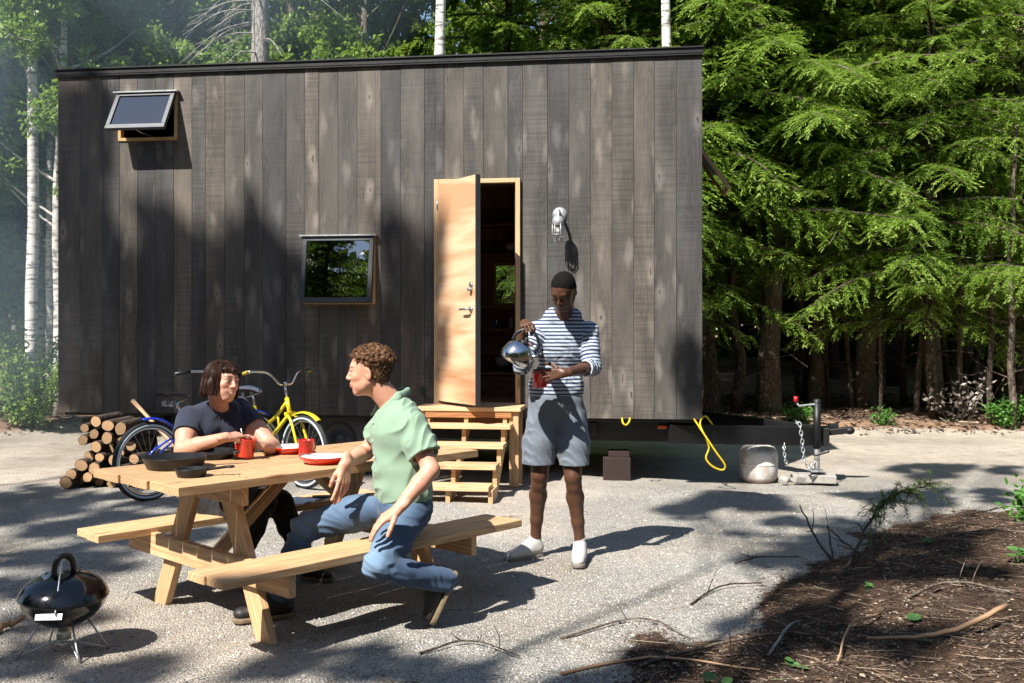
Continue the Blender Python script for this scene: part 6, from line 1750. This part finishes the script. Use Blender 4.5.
shrub('fern', 7.2, 14.1, .35, .7, 500, M['young_leaf'], 'green fern at the right rim by the forest edge', 5)
shrub('seedling_patch', 3.95, 13.9, .22, .8, 900, M['young_leaf'], 'patch of bright green seedlings left of the trailer jack', 6, .05, .02)
shrub('seedling_patch', 5.0, 13.7, .25, .5, 400, M['young_leaf'], 'patch of bright green seedlings right of the trailer jack', 7, .05, .02)
shrub('bush', -5.0, 13.2, .9, 1.2, 2500, M['broad'], 'low green bush behind the log stack at the house corner', 8)
shrub('bush', -6.6, 13.6, 1.4, 1.8, 3500, M['broad'], 'green bush at the forest edge on the left', 9)
shrub('bush', -8.2, 14.5, 1.6, 2.2, 3500, M['broad'], 'tall dark bush at the left rim of the clearing', 10)
shrub('weed', 3.55, 6.9, .3, .4, 260, M['young_leaf'], 'green weed at the right rim on the brown soil', 11, .06, .03)
e = empty('stump', (-4.25, 11.3, 0), 0, 'mossy grey tree stump behind the log stack', 'stump'); m = MB(); m.tube([(0, 0, -.05), (.02, 0, .25), (.05, 0, .62)], [.26, .2, .17], 16); m.build('stump_wood', M['bark'], e)
#e = empty('boulder', (-5.9, 12.6, 0), 0, 'rough brown root clump on the bank left of the house', 'boulder'); m = MB(); m.ball((0, 0, .1), (.42, .3, .26), 20); o_ = m.build('rock', M['bark'], e)

# ---- sticks, fallen branches and seedlings in the foreground
def stick(name, pts, r0, r1, label, mat='bark', twigs=0, seed=0, group=None, cat='stick'):
    """pts given as (pixel x, pixel y of the ground under it, height above the ground)"""
    W = []
    for px, py, h in pts:
        D = 1450/(py-HY)
        for _ in range(6):
            x = (px-512)*D/F; D = (1450-1000*float(gz(x, D)))/(py-HY)
        x = (px-512)*D/F; W.append((x, D, float(gz(x, D))+h))
    W = np.array(W); C_ = spl(W, 5) if len(W) > 2 else W; m = MB(); rr = np.linspace(r0, r1, len(C_)); r = np.random.RandomState(seed)
    C_ = C_+r.normal(0, r0*.25, C_.shape); m.tube(C_, rr, 7)
    for i in range(twigs):
        k = r.randint(len(C_)//3, len(C_)); d = unit(r.normal(size=3)+[0, 0, .5]); L = r.uniform(.04, .16); m.tube([C_[k], C_[k]+d*L*.5, C_[k]+d*L+r.normal(0, .01, 3)], [rr[k]*.6, rr[k]*.5, .0012], 4)
    return tuple(W[0]), m, C_
def put_stick(*a, **k):
    loc, m, _ = stick(*a, **k); o = m.build(a[0], M[k.get('mat', 'bark')], None, loc=loc); props(o, a[4], 'stick', k.get('group')); return o
put_stick('stick', [(866, 643, .02), (905, 643, .02), (955, 637, .03), (1006, 625, .08)], .006, .013, 'long pale peeled stick lying on the soil at the right', mat='handle_wood')
put_stick('stick', [(-8, 636, .02), (8, 630, .03), (24, 628, .05)], .018, .014, 'short stick end poking in beside the grill', mat='handle_wood')
put_stick('stick', [(832, 560, .0), (815, 556, .12), (800, 552, .30)], .010, .004, 'dark broken stick standing slanted out of the soil', mat='dark_bark', twigs=2, seed=4)
put_stick('stick', [(880, 565, .0), (850, 563, .10), (828, 560, .20)], .010, .004, 'dark branch leaning low over the gravel below the slanted stick', mat='dark_bark', twigs=4, seed=5)
put_stick('stick', [(833, 560, .0), (830, 556, .1), (827, 553, .17)], .006, .004, 'short upright broken stick beside the slanted one', mat='dark_bark', seed=6)
put_stick('stick', [(690, 606, .01), (720, 590, .02), (762, 586, .02)], .006, .004, 'thin twig lying on the gravel before the soil edge', mat='dark_bark', twigs=3, seed=7)
put_stick('stick', [(640, 668, .01), (700, 655, .03), (790, 640, .02), (850, 650, .01)], .009, .005, 'long thin brown root lying across the soil', twigs=3, seed=8)
put_stick('stick', [(420, 655, .01), (470, 645, .02), (520, 660, .02)], .006, .003, 'thin crooked twig at the bottom on the gravel', mat='dark_bark', twigs=4, seed=9)
put_stick('stick', [(560, 640, .01), (640, 622, .02), (690, 640, .01)], .006, .003, 'thin arched twig on the gravel left of the soil', twigs=3, seed=10)
put_stick('stick', [(560, 676, .01), (650, 660, .01), (760, 672, .01)], .008, .004, 'dry grass stalk lying along the bottom rim', mat='handle_wood', seed=11)
put_stick('stick', [(945, 520, .02), (985, 515, .03), (1030, 508, .05)], .007, .004, 'dark thin branch along the far soil edge at the right', mat='dark_bark', twigs=6, seed=12)
put_stick('stick', [(735, 565, .01), (760, 562, .03), (800, 558, .01)], .006, .003, 'thin dark twig lying on the gravel by the slanted stick', mat='dark_bark', twigs=4, seed=13)
put_stick('stick', [(880, 610, .02), (850, 640, .06), (838, 668, .03)], .006, .004, 'thin bent twig on the soil left of the pale stick', mat='handle_wood', seed=14)
put_stick('stick', [(730, 684, .0), (731, 680, .08), (729, 676, .2)], .0035, .002, 'thin upright dead stalk at the bottom rim', mat='dark_bark', seed=15)
put_stick('stick', [(905, 600, .01), (950, 590, .04), (1010, 596, .02)], .008, .005, 'half buried crooked root on the soil at the right', twigs=4, seed=16)
put_stick('stick', [(770, 655, .01), (790, 640, .05), (800, 625, .02)], .007, .005, 'bleached short stick on the soil', mat='grey_bark', seed=17)
# fallen fir branch with needles
loc, m, C_ = stick('x', [(842, 580, .02), (858, 556, .06), (876, 545, .22), (897, 540, .30), (930, 536, .34)], .012, .004, '', twigs=8, seed=20)
e = empty('fir_branch', loc, 0, 'fallen fir branch with drooping greenish needles standing out of the soil', 'branch')
m.v = [v-np.array(loc) for v in m.v]
r2 = np.random.RandomState(33); Bs = []; Ds = []
for i in range(70):
    k = r2.randint(9, len(C_)); p = C_[k]-np.array(loc); d = unit(r2.normal(size=3)*[1, 1, .6]+[-.1, 0, .1]); L = r2.uniform(.06, .22); mid = p+d*L*.5; tip = p+d*L+np.array([0, 0, -.10*L/.2])
    m.tube([p, mid, tip], [.003, .002, .001], 3, cap=False); n = 34; t = r2.rand(n)
    Bs.append(p+(tip-p)*t[:, None]+np.array([0, 0, .02])*np.sin(t*3.1)[:, None]); Ds.append(unit(d*.5+r2.normal(0, .6, (n, 3))+[0, 0, -.3]))
m.build('branch_wood', M['dark_bark'], e); B_ = np.concatenate(Bs); D2 = np.concatenate(Ds); n = len(B_)
V, Fq, rn = leaf_quads(B_, D2, unit(r2.normal(size=(n, 3))), r2.uniform(.018, .035, n), np.full(n, .0052), r2.rand(n)); mesh_np('needles', V, Fq, M['dry_needles'], e, None, False, {'rnd': ('FLOAT', rn)})
# green leaves lying or growing on the soil
def leafy(px, py, size, label, n=1, h=.02, seed=0):
    D = 1450/(py-HY)
    for _ in range(6): x = (px-512)*D/F; D = (1450-1000*(float(gz(x, D))+h))/(py-HY)
    x = (px-512)*D/F; z = float(gz(x, D)); r = np.random.RandomState(seed); m = MB()
    for i in range(n):
        a = r.rand()*6.28 if n > 1 else .3; b = np.array([x, D, z+h])+(r.normal(0, size*.5, 3)*[1, 1, .4] if n > 1 else 0); d = unit(np.array([math.cos(a), math.sin(a), r.uniform(-.1, .3)])); s = unit(np.cross(d, [0, -.45, 1])); up = np.cross(s, d)
        L = size*r.uniform(.8, 1.2) if n > 1 else size; V = []
        for t, w in ((0, .0), (.2, .3), (.5, .42), (.8, .26), (1, 0)): V += [b+d*L*(t-.5)-s*L*w*.8+up*.1*L*w, b+d*L*(t-.5)-up*.06*L*t, b+d*L*(t-.5)+s*L*w*.8+up*.1*L*w]
        m.add(V, [(3*j+q, 3*j+q+1, 3*j+q+4, 3*j+q+3) for j in range(4) for q in (0, 1)], smooth=True)
        if n > 1: m.tube([(x, D, z-.01), b-d*L*.5], .0015, 4, cap=False)
    o = m.build('green_leaf' if n == 1 else 'seedling', M['leaf_green'], None, loc=(x, D, z)); props(o, label, 'leaf' if n == 1 else 'seedling')
leafy(914, 617, .075, 'single oval green leaf lying on the soil', 1, .03)
leafy(722, 678, .07, 'green seedling with broad leaves at the bottom rim', 4, .05, 2)
leafy(797, 664, .05, 'small green seedling left of the long root', 5, .03, 3)
leafy(868, 585, .03, 'tiny green seedling below the fir branch', 6, .03, 4)
leafy(925, 540, .035, 'tiny green seedling right of the fir branch', 6, .03, 5)
leafy(1015, 552, .06, 'green seedling at the right rim among the litter', 9, .06, 6)

# ================================================================== trees behind the viewer, whose shade falls on the yard and the wall
def back(p, t): return np.array(p, float)-SUN_L*t
def wallp(px, py):
    s = (10*(px-512)/F+4.54)/(.992+.131*(px-512)/F); w = W0+WD*s; return np.array([w[0], w[1], E-(py-HY)*w[1]/F])
def grp(px, py): D = 1450/(py-HY); return np.array([(px-512)*D/F, D, 0])
SH = []   # (target point, clump radius)
r = np.random.RandomState(17)
def sample(ell, fn, dens, rr):
    out = []
    for e_ in ell:
        cx, cy, rx, ry = e_[:4]; k = e_[4] if len(e_) > 4 else 1.0
        c = fn(cx, cy); w = np.linalg.norm(fn(cx+rx, cy)-fn(cx-rx, cy)); h = np.linalg.norm(fn(cx, cy+ry)-fn(cx, cy-ry)); n = max(2, int(dens*k*w*h))
        for i in range(n):
            a = r.rand()*6.28; q = math.sqrt(r.rand()); out.append((fn(cx+rx*q*math.cos(a), cy+ry*q*math.sin(a)), r.uniform(*rr)))
    return out
WALL = [(78, 240, 20, 170, .8), (95, 345, 42, 72), (150, 385, 60, 40), (195, 360, 36, 58), (165, 275, 26, 30, .8), (285, 350, 42, 62), (340, 378, 48, 40), (395, 390, 30, 22), (262, 288, 18, 18, .6), (420, 300, 4, 60, .5), (640, 345, 17, 46), (692, 385, 10, 36)]
GRD = [(120, 520, 130, 26), (50, 575, 60, 30), (30, 640, 50, 36), (150, 658, 110, 20, .7), (330, 655, 150, 16, .7), (720, 508, 70, 12, .8), (800, 540, 80, 22, .8), (880, 560, 100, 32), (950, 590, 60, 24, .7), (800, 645, 110, 26, .7), (930, 660, 60, 14, .5), (620, 668, 150, 12, .8), (940, 497, 100, 8), (470, 672, 60, 10), (30, 500, 50, 16), (230, 500, 45, 8), (960, 470, 70, 5)]
wl = sample(WALL, wallp, 8, (.30, .52)); gl = sample(GRD, grp, 10, (.10, .23))
trees = {}
for p, rad in wl:
    if p[0] > .5:
        rad *= .45
        if r.rand() < .3: continue
    t = r.uniform(18, 25) if p[0] < .5 else r.uniform(13, 17); trees.setdefault('far' if p[0] < -2.9 else 'mid' if p[0] < .5 else 'right', []).append((back(p, t), rad*1.0))
for p, rad in gl:
    t = r.uniform(12, 17); c = back(p, t); trees.setdefault('g1' if p[0] < -1.2 else 'g2' if p[0] < 1.2 else 'g3' if p[1] < 5.9 else 'g4', []).append((c, rad))
SL = {'far': 'tall leafy tree behind the viewer, farthest left', 'mid': 'tall leafy tree behind the viewer, left of the yard', 'right': 'leafy tree behind the viewer whose shade falls at the right of the wall', 'g1': 'leafy tree behind the viewer shading the grill', 'g2': 'leafy tree behind the viewer shading the bottom of the yard', 'g3': 'leafy tree behind the viewer shading the brown soil', 'g4': 'leafy tree behind the viewer shading the gravel by the jack'}
TP = {}
for k, (name, cl) in enumerate(trees.items()):
    c = np.mean([p for p, _ in cl], 0); H = max(p[2] for p, _ in cl)*.93; base = np.array([c[0], c[1], 0.0])
    if base[1] > -1.0: base[1] = -1.0
    cps = [(p[0]-base[0], p[1]-base[1], p[2], rad) for p, rad in cl]
    nl = int(sum(rad**2 for _, rad in cl)*(5500 if name in ('far', 'mid', 'right') else 3600))
    link_tree('shade_tree', broadleaf(70+k, H, cps, M['bark'], M['far_leaf'], .11 if name in ('far', 'mid') else .03, nl, .13, .10, limb=.35), base, SL[name])
# a screen of woods further behind the viewer
for k, (x, y) in enumerate([(-12, -14), (-5, -17), (3, -15), (9, -12), (14, -5), (13, 3), (12, 9), (-6, -12), (-3, -16), (-8.5, -8.5), (0, -19), (-1.5, -11), (-9.7, -6.2), (-7.3, -10), (-12, -4.5), (-5, -10.5)]):
    tree_copy([heC, brA][k % 2], x, y, k*1.3, .9, 'tree of the woods around the clearing, outside the photo', 'woods around the clearing')

# ---- thin wood smoke drifting in from the left and haze behind
def vol(name, col, dens, emis=None):
    t = NT(name); v = t.n('VolumePrincipled'); t.set(v, 'Color', (*col, 1)); t.set(v, 'Density', dens); t.set(v, 'Anisotropy', -.15)
    t.t.links.new(v.outputs[0], t.out.inputs['Volume']); return t.mat
sm = vol('smoke', (.62, .84, 1.0), .026)
e = empty('smoke', (-7, 12, 2), 0, 'thin blue wood smoke drifting past the left end of the house'); e['kind'] = 'stuff'
for c, rr_ in (((-6.6, 10.8, 2.6), (2.1, 2.2, 2.4)), ((-4.6, 8.9, 2.3), (1.2, .8, 1.7)), ((-7.4, 12.6, 1.2), (2.6, 2.0, 1.8)), ((-5.2, 12.4, 6.8), (3.4, 1.8, 2.6)), ((-8.6, 13.0, 6.0), (3.0, 2.2, 3.0)), ((-3.2, 13.2, 6.4), (2.6, 1.6, 1.6)), ((-8.4, 11.2, 4.6), (2.6, 2.4, 2.4))):
    m = MB(); m.ball(np.array(c)-(-7, 12, 2), rr_, 28); m.build('smoke_puff', sm, e)

# unseen woods behind the viewer, added to block low sky light
r2 = np.random.RandomState(91); n = 60000
a = r2.uniform(math.pi*.42, math.pi*1.58, n); rr = r2.uniform(24, 32, n); B_ = np.stack([np.sin(a)*rr, np.cos(a)*rr, r2.rand(n)**.8*(14.5+2*np.sin(a*17)+1.5*np.sin(a*41))], 1)
V, Fq, rn = leaf_quads(B_, unit(r2.normal(size=(n, 3))+[0, 0, -.4]), unit(r2.normal(0, .6, (n, 3))+[0, 0, .4]), r2.uniform(.4, .9, n), r2.uniform(.35, .7, n), np.clip(r2.normal(.4, .2, n), 0, 1))
fw = mesh_np('distant_woods', V, Fq, M['needles_blue'], smooth=False, attrs={'rnd': ('FLOAT', rn)}); fw['kind'] = 'stuff'; fw['label'] = 'unseen woods behind the viewer, added to block low sky light'
